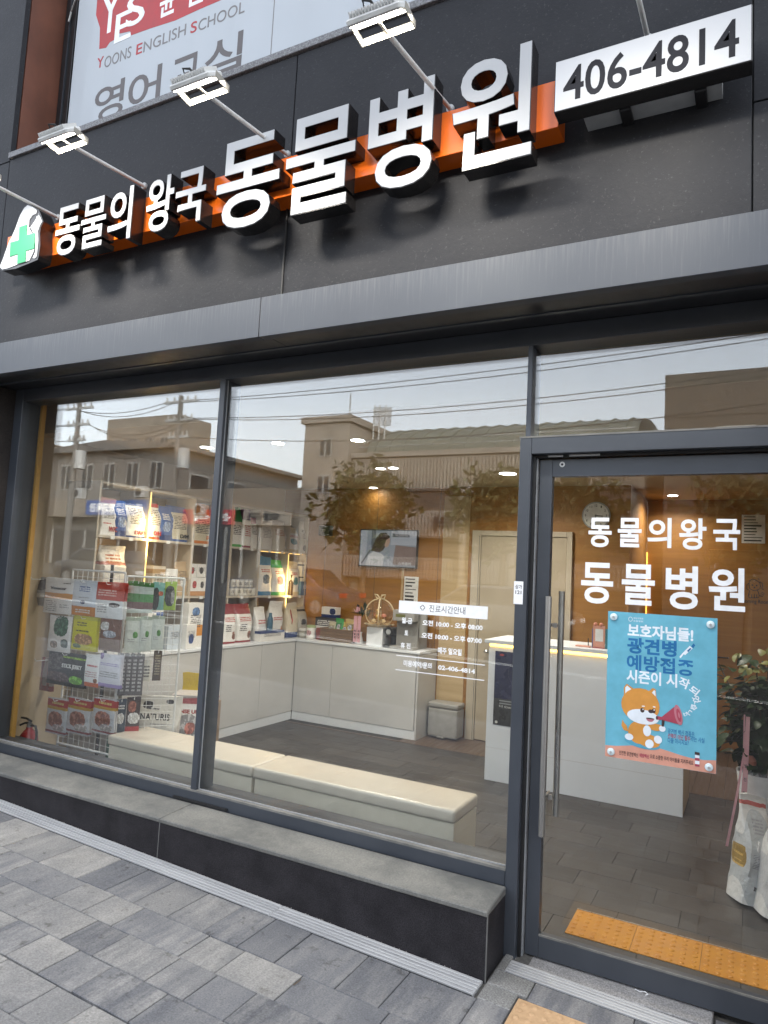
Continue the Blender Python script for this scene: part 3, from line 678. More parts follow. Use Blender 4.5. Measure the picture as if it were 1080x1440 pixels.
for s_, a, b, t, bt in (('동', 193, 345, 510, 705), ('물', 386, 543, 518, 712), ('병', 594, 748, 526, 732), ('원', 798, 972, 535, 740)):
    door_glyph(s_, a, b, t, bt, (760, 640), 3.375, DL, .024, M_vinyl)
YH = .0294
H = thing('opening_hours_lettering', 'white vinyl opening hours table stuck on the window', 'lettering', (-1.7, YH, 1.3))
h6 = lambda x, y: (540 + x / 6, 780 + y / 6)
def hr(s_, L, R, hh, mat=None, bold=.034, ref=None, dy=0):
    mx = h6((L[0] + R[0]) / 2, (L[1] + R[1]) / 2)
    x0, x1 = onY(*h6(*L), YH).x, onY(*h6(*R), YH).x; zc = onY(*mx, YH).z; hz = (onY(mx[0], mx[1] - hh / 12, YH).z - onY(mx[0], mx[1] + hh / 12, YH).z) / 2
    part('letter', lettering(MB(), s_, x0, x1, zc - hz, zc + hz, YH - .0004 - dy, YH - dy, bold), mat or M_vinyl, H)
p_ = [onY(*h6(*q_), YH) for q_ in ((128, 380), (877, 445), (873, 550), (125, 485))]
xa, xb = (p_[0].x + p_[3].x) / 2, (p_[1].x + p_[2].x) / 2; za, zb = (p_[3].z + p_[2].z) / 2, (p_[0].z + p_[1].z) / 2
part('header_bar', MB().box(xa, xb, YH - .0004, YH, za, zb), M_vinyl, H)
hr('진료시간안내', (382, 448), (686, 480), 62, M_vinyl_dark, .0, dy=.0005)
cq = onY(*h6(326, 447), YH); 
def plus(c, r, w, y0, y1): return MB().prism([(c.x + a * r, c.z + b * r) for a, b in ((-w, 1), (w, 1), (w, w), (1, w), (1, -w), (w, -w), (w, -1), (-w, -1), (-w, -w), (-1, -w), (-1, w), (-w, w))], y0, y1)
part('cross_icon', plus(cq, .0135, .45, YH - .0009, YH - .0004), M_vinyl_dark, H); part('cross_icon', plus(cq, .0105, .36, YH - .0012, YH - .0009), M_vinyl, H)
hr('월-금', (150, 550), (238, 563), 50); hr('오전 10:00 - 오후 08:00', (325, 570), (832, 620), 50)
hr('토', (174, 658), (203, 662), 40); hr('오전 10:00 - 오후 07:00', (318, 678), (825, 728), 50)
hr('휴 진', (140, 762), (223, 773), 48); hr('매주 일요일', (455, 805), (655, 828), 56)
hr('미용예약/문의', (165, 915), (403, 940), 54); hr('02-406-4814', (457, 948), (768, 988), 40)
for (a, b) in (((103, 842), (850, 938)), ((97, 962), (845, 1068))):
    A, C_ = onY(*h6(*a), YH), onY(*h6(*b), YH); z = (A.z + C_.z) / 2
    part('rule_line', MB().box(A.x, C_.x, YH - .0004, YH, z - .0022, z + .0022), M_vinyl, H)

# poster on the door
YP = .0672
pp = [onY(*q_, YP) for q_ in ((855, 859), (1009, 870), (1007, 1089), (851, 1063))]
px0, px1, pz0, pz1 = (pp[0].x + pp[3].x) / 2, (pp[1].x + pp[2].x) / 2, (pp[2].z + pp[3].z) / 2, (pp[0].z + pp[1].z) / 2
M_psky = plain('poster_blue_print', (0.135, 0.41, 0.53), .35); M_pcoral = plain('poster_coral_print', (0.62, 0.30, 0.22), .35); M_pblue = plain('poster_deep_blue_print', (0.012, 0.135, 0.33), .4)
M_pwhite = plain('poster_white_print', (0.72, 0.77, 0.82), .4); M_pfur = plain('poster_orange_fur_print', (0.60, 0.27, 0.055), .4); M_pmeg = plain('poster_red_print', (0.36, 0.055, 0.09), .4); M_pdk = plain('poster_dark_print', (0.05, 0.03, 0.03), .4); M_pshade = plain('poster_shade_blue_print', (0.085, 0.33, 0.46), .4)
M_pmeg2 = plain('poster_rose_print', (0.45, 0.16, 0.20), .4)
PO = tag(put('door_poster', MB().box(px0, px1, YP, YP + .0012, pz0, pz1).mesh('door_poster', M_psky)), 'light blue rabies vaccination poster with cartoon dog and megaphone on door', 'poster')
# poster layout: zoom coordinates (3x from 720,850)
PT = lambda a, b: (lambda q_: (q_.x, q_.z))(onY(720 + a / 3, 850 + b / 3, YP))
_ly = [0]
def LAY():                                          # every print lies a hair in front of the one before
    _ly[0] += 1; return YP - .00004 * _ly[0] - .0001
def pprism(pts, mat, lay=0): y = LAY(); part('print', MB().prism([PT(*p) for p in pts], y, y + .00003), mat, PO)
def pell(cx, cy, rx, ry, mat, lay, rot=0, a0=0, a1=2 * math.pi):
    c, e1, e2 = PT(cx, cy), PT(cx + rx, cy), PT(cx, cy - ry)
    y = LAY(); part('print', MB().ell(c[0], c[1], abs(e1[0] - c[0]), abs(e2[1] - c[1]), y, y + .00003, 24, a0, a1, rot), mat, PO)
zb_ = [PT(395, 580)[1], PT(862, 655)[1]]
xs_ = [px0 + .0004 + (px1 - px0 - .0008) * i / 10 for i in range(11)]
part('print', MB().prism([(x, sum(zb_) / 2 + .012 * math.cos(i * .75) * (-1)) for i, x in enumerate(xs_)] + [(px1 - .0004, pz0 + .0004), (px0 + .0004, pz0 + .0004)], YP - .00008, YP - .00002), M_pcoral, PO)
def ptxt(s_, L, R, T, Bt, mat, bold, lay=1):
    m = ((L[0] + R[0]) / 2)
    x0, x1 = PT(*L)[0], PT(*R)[0]; z0, z1 = PT(m, Bt)[1], PT(m, T)[1]
    y = LAY(); part('print', lettering(MB(), s_, x0, x1, z0, z1, y, y + .00003, bold * .66), mat, PO)
ptxt('보호자님들!', (488, 112), (765, 130), 90, 148, M_pwhite, .05)
ptxt('광견병', (486, 175), (695, 188), 146, 214, M_pblue, .055); ptxt('예방접종', (484, 245), (768, 265), 222, 290, M_pblue, .042)
ptxt('시즌이 시', (483, 300), (697, 318), 283, 340, M_pwhite, .045)
for s_, a, b, sz, ang in (('작', 726, 332, 44, -18), ('되', 768, 364, 36, -35), ('었', 778, 402, 30, -68), ('습', 768, 434, 25, -100), ('니', 748, 455, 20, -125), ('다', 730, 463, 16, -150)):
    c = PT(a, b); hz = abs(PT(a, b - sz / 2)[1] - c[1]); m2 = lettering(MB(), s_, -hz, hz, -hz, hz, YP - .0003, YP, .025)
    ca, sa = math.cos(math.radians(ang)), math.sin(math.radians(ang)); m2.v = [(c[0] + x * ca - z * sa, y, c[1] + x * sa + z * ca) for x, y, z in m2.v]
    part('print', m2, M_pwhite, PO)
ptxt('광견병 백신 접종은', (657, 536), (770, 550), 530, 554, M_pblue, .02); ptxt('선택이 아닌 필수', (657, 553), (752, 566), 549, 571, M_pmeg, .03); ptxt('라는 사실', (754, 566), (812, 574), 559, 582, M_pblue, .02); ptxt('다들 아시지요?', (657, 573), (745, 584), 567, 590, M_pblue, .02)
ptxt('안전한 광견병백신', (452, 626), (532, 635), 621, 640, M_pdk, .03, 2); ptxt('예방백신', (538, 637), (578, 642), 630, 648, M_pmeg, .06, 2); ptxt('으로 소중한 우리 아이들을 지켜주세요', (582, 640), (765, 668), 645, 664, M_pdk, .03, 2)
pell(500, 62, 9, 10, M_pwhite, 1); pell(500, 62, 7, 8, M_psky, 2); ptxt('예방의학회', (512, 60), (553, 66), 55, 63, M_pwhite, .0); ptxt('동물병원', (512, 69), (553, 74), 67, 74, M_pwhite, .0)
# syringe
pprism([(706, 222), (712, 226), (726, 208), (720, 204)], M_pwhite, 1); pprism([(720, 205), (730, 214), (762, 186), (750, 174)], M_pwhite, 1); pprism([(756, 176), (765, 184), (773, 172), (766, 164)], M_pblue, 1); pprism([(738, 196), (744, 201), (757, 187), (752, 183)], M_pblue, 2)
# vial
pprism([(771, 621), (792, 625), (792, 637), (771, 633)], M_pdk, 3); pprism([(772, 634), (791, 638), (791, 684), (772, 681)], M_pwhite, 2); pprism([(772, 646), (791, 649), (791, 661), (772, 658)], M_pmeg, 3); pprism([(772, 672), (791, 675), (791, 685), (772, 682)], M_pmeg, 3)
# dog
pell(548, 585, 76, 22, M_pshade, 1, -.1)
pprism([(466, 485), (462, 510), (472, 530), (490, 535), (484, 510), (474, 500)], M_pfur, 2)
pell(535, 540, 46, 48, M_pfur, 2); pell(575, 575, 50, 28, M_pfur, 2, -.12); pell(606, 518, 34, 15, M_pfur, 2)
pprism([(473, 395), (472, 350), (484, 334), (520, 360), (500, 400)], M_pfur, 2); pprism([(566, 375), (594, 352), (606, 358), (610, 400), (580, 405)], M_pfur, 2)
pprism([(478, 380), (478, 350), (486, 342), (507, 360), (492, 378)], M_pwhite, 3); pprism([(590, 372), (600, 361), (605, 366), (606, 388)], M_pwhite, 3)
pell(541, 425, 82, 72, M_pfur, 3); pell(552, 474, 68, 31, M_pwhite, 4, -.05); pell(570, 533, 17, 23, M_pwhite, 4)
pell(550, 446, 9, 10, M_pdk, 5); pell(598, 449, 8, 10, M_pdk, 5); pell(553, 442, 2.6, 3, M_pwhite, 6); pell(600, 445, 2.6, 3, M_pwhite, 6)
pell(554, 429, 7, 2.6, M_pwhite, 5, 0.1); pell(600, 432, 6, 2.6, M_pwhite, 5, -.1); pell(586, 451, 11, 8, M_pdk, 6); pell(583, 481, 17, 14, M_pmeg2, 6, 0, math.pi, 2 * math.pi); pell(583, 481, 18, 3, M_pdk, 5)
pell(494, 558, 18, 14, M_pwhite, 4); pell(580, 588, 18, 19, M_pwhite, 4, -.3); pell(616, 570, 17, 17, M_pwhite, 4, .3); pell(634, 524, 14, 13, M_pwhite, 5)
pprism([(632, 484), (645, 486), (640, 516), (631, 514)], M_pdk, 3); pprism([(610, 470), (632, 474), (684, 432), (712, 508), (634, 487), (610, 486)], M_pmeg, 4); pell(702, 466, 16, 43, M_pmeg2, 5, .22); pell(704, 467, 9, 28, M_pmeg, 6, .22); pell(705, 467, 4, 12, M_pmeg2, 7, .22); pell(611, 478, 4, 8, M_pdk, 5)
M_sucker = N('clear_suction_cup'); M_sucker.base((.62, .72, .75)); M_sucker.set(Roughness=.12); M_sucker = M_sucker.m
for k, (a, b) in enumerate(((430, 52), (838, 85), (418, 620), (831, 686))):
    c = PT(a, b); mb = MB().lathe([(.0165, 0), (.015, .004), (.008, .006), (.006, .009), (.0035, .0095)], 20); mb.v = [(c[0] + x, YP - .0045 - z, c[1] + y) for x, y, z in mb.v]
    s_ = part('suction_cup', mb, M_sucker, PO, smooth=True); m3 = MB().cyl((c[0], YP - .0138, c[1]), (c[0], YP - .0146, c[1]), .005, n=12); part('cup_button', m3, M_grey_metal, s_)

# grit and sand along the drain, the plinth and in the joints of the paving
RG = random.Random(77); gm = MB()
for k in range(900):
    if k < 420: x, y = RG.uniform(-4.6, -1.0), -.274 - abs(RG.gauss(0, .004)) if RG.random() < .45 else -.398 - abs(RG.gauss(0, .02))
    elif k < 650: x, y = RG.uniform(-3.8, .2), RG.choice((-.685, -.885, -1.085, -1.29)) + RG.gauss(0, .008)
    elif k < 760: x, y = RG.uniform(-.95, -.05), -.04 + RG.gauss(0, .006) if RG.random() < .5 else -.155 - abs(RG.gauss(0, .01))
    else: x, y = RG.uniform(-4.2, .3), RG.uniform(-1.7, -.4)
    s_ = RG.uniform(.0012, .0034); z = gz(x) + .0005 + (.003 if -.4 < y < -.27 and x < -.98 else 0)
    a_ = RG.uniform(0, 3); v = [Vector((x + s_ * math.cos(a_ + t), y + s_ * RG.uniform(.7, 1.2) * math.sin(a_ + t), z)) for t in (0, 2.1, 4.2)]
    gm.add(v + [Vector((x, y, z + s_ * .9))], [(0, 1, 3), (1, 2, 3), (2, 0, 3)])
struct(put('grit', gm.mesh('grit', noisy('pale_grit', (.14, .13, .12), (.36, .34, .31), 50, .9))), 'stuff')
tw_ = onZ(413, 1381, gz(-2)); tag(put('twig', MB().tube([(tw_.x, tw_.y, gz(tw_.x) + .003), (tw_.x + .006, tw_.y + .02, gz(tw_.x) + .006), (tw_.x + .004, tw_.y + .045, gz(tw_.x) + .004)], .0022, 5).mesh('twig', M_bark)), 'short dark twig lying on the grey paving', 'twig')
q_ = onZ(905, 1396, .01); tag(put('string', MB().tube([(q_.x - .035, q_.y + .01, .008), (q_.x - .015, q_.y - .004, .012), (q_.x + .006, q_.y + .004, .014), (q_.x + .018, q_.y - .006, .012), (q_.x + .008, q_.y - .014, .009)], .0018, 5).mesh('string', M_vinyl)), 'thin pale curled string on the threshold slab', 'string')
# ------------------------------------------------------------------ the room behind the glass
CZ = 2.70; XL, XR, YBK, YDP = -5.25, 2.6, 3.95, 5.22
fl = struct(put('interior_floor', MB().box(XL, XR, .101, 5.4, -.1, -.004).mesh('interior_floor', M_grout)))
RF = random.Random(5); _ft = {}
def ftile(x, y, l, w, mat=M_tile, name='floor_tile'):
    k = (round(l, 3), round(w, 3), mat.name)
    if k not in _ft: _ft[k] = MB().box(-l / 2 + .0013, l / 2 - .0013, -w / 2 + .0013, w / 2 - .0013, -.02, 0).mesh(name, mat, bevel=.001)
    o = put(name, _ft[k], fl, True); o.location = (x, y, RF.uniform(-.0004, .0004)); return o
tw, tl = .215, .43
yy = .103; i = 0
while yy < 3.2:
    x = -4.62 - (i % 3) * tl / 3
    while x < 1.2:
        ftile(x + tl / 2, yy + tw / 2, tl, tw); x += tl
    yy += tw; i += 1
yend = yy
part('threshold_strip', MB().box(-4.6, XR, yend, yend + .035, -.02, .003), M_deck, fl)
x = -3.2
while x < 1.4:
    ftile(x + .06, (yend + .035 + 5.3) / 2, .12, 5.3 - yend - .037, M_deck, 'floor_board'); x += .12
tmi = domes(MB().box(-.149, .149, -.140, .140, -.012, .0035), .3, .28, 6, .0034, .013, .004).mesh('tactile_tile', M_tact_in, smooth=True)
for k in range(4):
    o = put('tactile_tile', tmi, fl, True); o.location = (-.80 + .15 + .3 * k, .513, 0)
part('metal_edge', MB().box(-.80, .4, .654, .660, -.01, .006), M_steel, fl)

def wall(name, mb, mat): return struct(put(name, mb.mesh(name, mat)))
wall('left_wall', MB().box(XL - .15, XL, .16, 4.1, -.1, 2.95), M_beige)
wall('right_wall', MB().box(XR, XR + .15, .16, 5.4, -.1, 2.95), M_wood)
bw = wall('back_wall', MB().box(XL, -1.06, YBK, YBK + .12, -.1, 2.95), M_wood)
wall('deep_wall', MB().box(-1.06, XR, YDP, YDP + .12, -.1, 2.95), M_wood)
wall('passage_wall', MB().box(-1.18, -1.06, YBK + .121, YDP - .001, -.1, 2.95), M_wood)
wall('front_inner_wall', MB().box(.26, XR, .16, .22, -.1, 2.95), M_beige)
ce = wall('ceiling', MB().box(XL, XR, .42, 5.4, CZ, CZ + .05).box(XL, XR, .195, .42, 2.932, 2.97).box(XL, XR, .42, .45, CZ + .05, 2.93), M_ceil)
part('wall_panel', MB().box(-3.05, -2.74, YBK - .012, YBK - .001, 0, 2.6), M_wood_pale, bw)
for x in (-4.6, -3.9, -3.1): part('panel_groove', MB().box(x - .002, x + .002, YBK - .0015, YBK + .001, .9, CZ), M_gap, bw)

# back door
dl = onY(672, 900, YBK - .03).x; dr = onY(803, 850, YBK - .03).x; dz = onY(790, 748, YBK - .03).z; fl_ = onY(659, 900, YBK - .03).x
D2 = thing('interior_door', 'pale beige interior door with round knob behind the reception desk', 'door', ((dl + dr) / 2, YBK, 0))
M_door = noisy('beige_door_paint', (0.36, 0.30, 0.215), (0.41, 0.345, 0.25), 2, .45)
M_doorfr = noisy('cream_door_frame', (0.42, 0.36, 0.27), (0.46, 0.40, 0.305), 2, .45)
part('leaf', MB().box(dl, dr - .06, YBK - .03, YBK - .0005, .01, dz - .06), M_door, D2, bevel=.002)
part('frame', MB().box(fl_, dl - .004, YBK - .045, YBK - .0005, 0, dz).box(dr - .056, dr, YBK - .045, YBK - .0005, 0, dz).box(dl - .004, dr - .056, YBK - .045, YBK - .0005, dz - .056, dz), M_doorfr, D2, bevel=.003)
part('frame_groove', MB().box(dl - .022, dl - .018, YBK - .0465, YBK - .044, 0, dz - .06), M_gap, D2)
kq = onY(684, 916, YBK - .09); part('knob', MB().cyl((kq.x, YBK - .03, kq.z), (kq.x, YBK - .06, kq.z), .012).lathe([(.0, 0), (.026, .004), (.03, .02), (.02, .036)], 14, (kq.x, YBK - .09, kq.z - .018)), M_steel, D2, smooth=True)

# ceiling downlights
LG = 'round downlights in the cream ceiling'
DLS = [((714, 665), .078, 'large round downlight just left of the door post'), ((553, 657), .045, 'right one of the pair of small downlights above the television'), ((535, 658), .045, 'left one of the pair of small downlights above the television'),
       ((503, 618), .05, 'small downlight above the left end of the hall reflection'), ((391, 622), .05, 'small downlight high behind the middle of the large window'), ((290, 628), .05, 'small downlight left of the window mullion'),
       ((528, 686), .045, 'small downlight closest to the wood wall above the television')]
def downlight(x, y, r, label, k=1.0, spread=150):
    t = thing('downlight', label, 'downlight', (x, y, CZ), LG)
    part('rim', MB().lathe([(r * 1.18, 0), (r * 1.18, -.006), (r, -.008), (r, -.002)], 20, (x, y, CZ - .0005)), M_white_lam, t)
    part('lens', MB().cyl((x, y, CZ - .0095), (x, y, CZ - .0085), r * .97, n=20), M_down, t)
    la = bpy.data.lights.new('downlight_lamp', 'AREA'); la.shape = 'DISK'; la.size = r * 2; la.energy = LAMP_IN * k; la.color = (1.0, .93, .82); la.spread = math.radians(spread)
    lo = bpy.data.objects.new('downlight_lamp', la); COL.objects.link(lo); lo.location = (x, y, CZ - .015); lo.parent = t; lo.matrix_parent_inverse = wm(t).inverted()
for q_, r, lb in DLS:
    p = onZ(*q_, CZ); py_ = q_ == (528, 686); downlight(p.x, min(p.y, YBK - .12), r, lb, 1.6 if r > .06 else (.04 if py_ else 1.0))
p = onZ(809, 703, CZ); downlight(-.75, 4.75, .05, 'small downlight seen through the upper part of the glass door', .8)
downlight(-.45, 1.55, .06, 'round downlight above the slate floor inside the door', 1.2); downlight(.9, 2.6, .06, 'round downlight above the potted plant', 1.0)

# reception desk
x0, x1, y0, y1 = -2.008, -.448, 2.61, 3.22
R_ = thing('reception_desk', 'white reception desk with a warm light strip under its top', 'desk', ((x0 + x1) / 2, (y0 + y1) / 2, 0))
part('front_panel', MB().box(x0, x1, y0, y0 + .03, .0, 1.125), M_white_lam, R_, bevel=.002)
part('side_panel', MB().box(x1 - .03, x1, y0 + .0305, y1, 0, 1.125), M_wood_pale, R_, bevel=.002); part('side_panel', MB().box(x0, x0 + .03, y0 + .0305, y1, 0, 1.125), M_white_lam, R_)
part('counter_top', MB().box(x0 - .03, x1 + .01, y0 - .035, y1, 1.15, 1.182), M_white_lam, R_, bevel=.003)
part('light_strip', MB().box(x0 + .01, x1 - .01, y0 - .012, y0 - .002, 1.126, 1.149), M_led_warm, R_); part('strip_backing', MB().box(x0 + .01, x1 - .01, y0, y0 + .2, 1.126, 1.149), M_white_lam, R_)
part('base_groove', MB().box(x0, x1, y0 - .0008, y0 + .001, .272, .275), M_grey_lam, R_)
yp = y0 - .0005
a = pxrect((697, 915), (740, 920), (697, 915), (691, 1018), yp)
DP = tag(put('desk_poster', MB().box(a[0], a[0] + .42, yp - .004, yp, a[2], a[3]).mesh('desk_poster', M_navy)), 'navy and charcoal poster on the desk front beside the door post', 'poster')
hh = a[3] - a[2]
part('lower_print', MB().box(a[0], a[0] + .42, yp - .0046, yp - .004, a[2], a[2] + hh * .36), M_char, DP)
part('print', lettering(MB(), '더 Cool하게', a[0] + .05, a[0] + .25, a[2] + hh * .24, a[2] + hh * .275, yp - .005, yp - .0044, .01), M_paper, DP)
for k in range(2): part('print', MB().box(a[0] + .05, a[0] + .22 - .03 * k, yp - .005, yp - .0044, a[2] + hh * (.29 + .035 * k), a[2] + hh * (.303 + .035 * k)), M_grey_metal, DP)
part('print', MB().ell(a[0] + .03, a[2] + hh * .04, .012, .012, yp - .0052, yp - .0045), M_paper, DP); part('print', MB().ell(a[0] + .06, a[3] - .03, .02, .01, yp - .0052, yp - .004), M_ban_red, DP)
rg = MB(); 
for k in range(40):
    t0, t1 = 2 * math.pi * k / 40, 2 * math.pi * (k + 1) / 40; cx, cz = a[0] + .21, a[2] + hh * .72
    rg.add([(cx + r * math.cos(t), y, cz + r * 1.1 * math.sin(t)) for t in (t0, t1) for r in (.088, .0905) for y in (yp - .0048, yp - .0041)], [(0, 1, 3, 2), (4, 6, 7, 5), (0, 4, 5, 1), (2, 3, 7, 6)])
part('print', rg, M_grey_metal, DP)
# things on the desk
zt = 1.182; yd = 2.72
def desk_x(px): return onY(px, 905, yd).x
x = desk_x(842); Q = thing('counter_card_stand', 'small pink and orange card stand on the reception desk', 'stand', (x, yd, zt))
h_ = onY(842, 873, yd).z - zt; w_ = (desk_x(851) - desk_x(834)) / 2
part('card', MB().box(-w_, w_, -.004, .004, .004, h_ * .82), M_pcoral, Q, True, bevel=.002); part('paper', MB().box(-w_ * .6, w_ * .7, -.0055, -.0041, h_ * .25, h_ * .7), M_paper, Q, True); part('foot', MB().box(-w_, w_, -.02, .03, 0, .004), M_pmeg, Q, True)
for k in (-.5, .3): part('figure', MB().lathe([(.004, 0), (.016, .008), (.016, .02), (.006, .03)], 10, (k * w_ * 1.2, 0, h_ * .8)), M_peach, Q, True, smooth=True)
part('blue_edge', MB().box(-w_ - .006, -w_, -.005, .005, .004, h_ * .7), M_blue_sign, Q, True)
tag(put('pen', MB().tube([(desk_x(827.5), yd, zt), (desk_x(827), yd, zt + .075)], .004).mesh('pen', M_black)), 'black pen standing upright on the reception desk', 'pen')
tag(put('pen_tray', MB().box(desk_x(810), desk_x(831), yd - .03, yd + .03, zt, zt + .012).mesh('pen_tray', M_pcoral, bevel=.004)), 'flat pale pink tray on the reception desk', 'tray')
tag(put('brochure_box', MB().box(desk_x(851.5), desk_x(900), yd - .02, yd + .04, zt, zt + .16).mesh('brochure_box', plain('teal_board', (.02, .16, .2), .5), bevel=.003)), 'teal brochure box on the desk behind the poster edge', 'box')

# cabinets
CT = .905; XC, YC = -4.63, 3.48; XE = -3.065
C1 = thing('low_cabinet', 'long pale grey low cabinet under the product shelves', 'cabinet', (-4.9, 2.2, 0))
part('body', MB().box(XL + .001, XC - .018, 1.0, YBK - .02, .09, CT - .028), M_grey_lam, C1)
ys = [1.0, 1.62, 2.24, 2.86, YC - .002]
for a_, b_ in zip(ys, ys[1:]): part('cabinet_door', MB().box(XC - .0175, XC, a_ + .002, b_ - .002, .092, CT - .03), M_grey_lam, C1, bevel=.0015)
part('kick_board', MB().box(XL + .001, XC - .004, 1.0, YC - .002, 0, .088), M_white_lam, C1); part('counter_top', MB().box(XL + .001, XC + .012, .98, YBK - .002, CT - .026, CT), M_white_lam, C1, bevel=.002)
C2 = thing('counter_cabinet', 'pale grey counter cabinet against the wood wall under the television', 'cabinet', (-3.85, 3.7, 0))
sm = onY(465, 960, YC).x
part('body', MB().box(XC + .002, XE - .02, YC + .018, YBK - .001, .09, CT - .028), M_grey_lam, C2)
for a_, b_ in ((XC + .002, sm), (sm, XE - .028)): part('cabinet_door', MB().box(a_ + .002, b_ - .002, YC, YC + .0175, .092, CT - .03), M_grey_lam, C2, bevel=.0015)
part('end_panel', MB().box(XE - .018, XE, YC - .002, YBK - .001, 0, CT - .028), M_grey_lam, C2, bevel=.0015); part('kick_board', MB().box(XC + .002, XE - .0185, YC + .004, YBK - .001, 0, .088), M_white_lam, C2)
part('counter_top', MB().box(XC + .014, XE + .01, YC - .012, YBK - .001, CT - .026, CT), M_white_lam, C2, bevel=.002)

# product shelves along the left wall
XS = -4.85; ZS = [CT, 1.385, 1.905, 2.36]
vy = [onX(*q_, XS).y for q_ in ((141, 700), (209, 740), (272, 760))]; vy.append(vy[2] + (vy[2] - vy[0]) / 2); vy += [onX(364, 800, XS).y, onX(404, 810, XS).y, YBK - .03]
SH = thing('product_shelf', 'tall white product shelf with warm light strips along the left wall', 'shelf', (-5.0, 2.2, CT))
for k, y in enumerate(vy): part('upright', MB().box(XL + .001, XS, y - .009, y + .009, CT + .001, ZS[3]), M_shelf, SH)
for z in ZS[1:]:
    for a_, b_ in zip(vy, vy[1:]): part('shelf_board', MB().box(XL + .001, XS + (0.001 if z < 2.3 else .002), a_ + .0095, b_ - .0095, z - .02, z), M_shelf, SH)
part('back_panel', MB().box(XL + .0005, XL + .01, vy[0] + .01, vy[-1] - .01, CT + .002, ZS[3] - .021), M_wood_pale, SH)
for k in (1, 5):
    part('light_strip', MB().box(XS + .0005, XS + .004, vy[k] - .0045, vy[k] + .0045, 1.40 if k == 1 else .93, ZS[3] - .03 if k == 1 else 1.87), M_led_shelf, SH)
for k in (4, 5):
    part('light_strip', MB().box(XS - .03, XS - .02, vy[k] + .05, vy[k + 1] - .05, ZS[2] - .027, ZS[2] - .0205), M_led_shelf, SH)

for y_, z_, h_, e_ in ((vy[1], 1.88, .42, .30), (vy[5], 1.42, .42, .28)):       # the two lit uprights light the packs beside them
    for s_ in (-1, 1):
        la = bpy.data.lights.new('shelf_strip_lamp', 'AREA'); la.shape = 'RECTANGLE'; la.size = .02; la.size_y = h_; la.energy = e_; la.color = (1.0, .70, .32)
        lo = bpy.data.objects.new('shelf_strip_lamp', la); COL.objects.link(lo); lo.location = (XS + .03, y_ + s_ * .012, z_ + h_ / 2 - .15)
        lo.rotation_euler = (Vector((1, -s_ * .9, 0))).to_track_quat('Z', 'Y').to_euler(); lo.parent = SH; lo.matrix_parent_inverse = wm(SH).inverted()
RT_ = random.Random(12)
for z in ZS[1:3]:
    for a_, b_ in zip(vy, vy[1:]):
        for t in ((.25, .7) if RT_.random() < .6 else (.45,)):
            y = a_ + (b_ - a_) * (t + RT_.uniform(-.06, .06)); part('price_tag', MB().box(XS + .0025, XS + .0045, y - .022, y + .022, z - .03, z - .002), M_paper, SH)
# --- benches
def bench(xa_, xb_, label):
    t = thing('bench', label, 'bench', ((xa_ + xb_) / 2, .67, 0), 'cream benches along the window'); w = (xb_ - xa_) / 2 - .003
    part('base', MB().box(-w + .012, w - .006, -.178, .18, 0, .345), M_bench, t, True, bevel=.002)
    mb = MB().box(-w, w, -.19, .19, .347, .42); me = mb.mesh('cushion', M_leather, bevel=.022, seg=4, smooth='all'); put('cushion', me, t, True)
    return t
XB = [onZ(146, 1034, .42).x, onZ(355, 1078, .42).x, onZ(640, 1141, .42).x]
bench(XB[0], XB[1], 'left cream bench partly behind the window mullion'); bench(XB[1], XB[2], 'right cream bench nearer the glass door')

# --- fire extinguisher
ex = thing('fire_extinguisher', 'red fire extinguisher with black handle and hose in the window corner', 'fire extinguisher', (-4.97, .42, 0))
part('cylinder', MB().lathe([(.06, 0), (.072, .01), (.072, .26), (.066, .30), (.045, .335), (.024, .355), (.022, .37)], 22), M_red, ex, True, smooth=True)
part('valve', MB().lathe([(.02, .365), (.02, .395), (.013, .40), (.013, .415)], 12), M_steel, ex, True)
part('handle', MB().tube([(.012, 0, .402), (-.04, -.01, .398), (-.085, -.02, .375)], .008).tube([(.02, 0, .415), (-.03, -.01, .432), (-.08, -.02, .434)], .008), M_black, ex, True)
part('hose', MB().tube([(.02, 0, .385), (.07, .0, .385), (.098, -.005, .34), (.10, -.01, .22), (.098, -.01, .08)], .0095, 8), M_black, ex, True)
part('label_print', MB().box(-.022, .022, -.0735, -.0715, .14, .24), M_paper, ex, True)
# --- dustbin
x0, x1, z0, z1 = pxrect((602, 1000), (643, 1005), (620, 988), (625, 1043), 3.70)
bn = thing('pedal_bin', 'grey pedal bin beside the counter cabinet', 'bin', ((x0 + x1) / 2, 3.80, 0)); w = (x1 - x0) / 2; hb = onY(620, 989, 3.70).z
part('body', MB().box(-w, w, -.10, .10, .02, hb - .055), M_bin, bn, True, bevel=.02, seg=3, smooth='all'); part('lid', MB().box(-w - .003, w + .003, -.103, .103, hb - .052, hb), M_bin, bn, True, bevel=.015, seg=3, smooth='all')
part('pedal', MB().box(-.05, .04, -.125, -.10, .018, .032), M_steel, bn, True, bevel=.003)

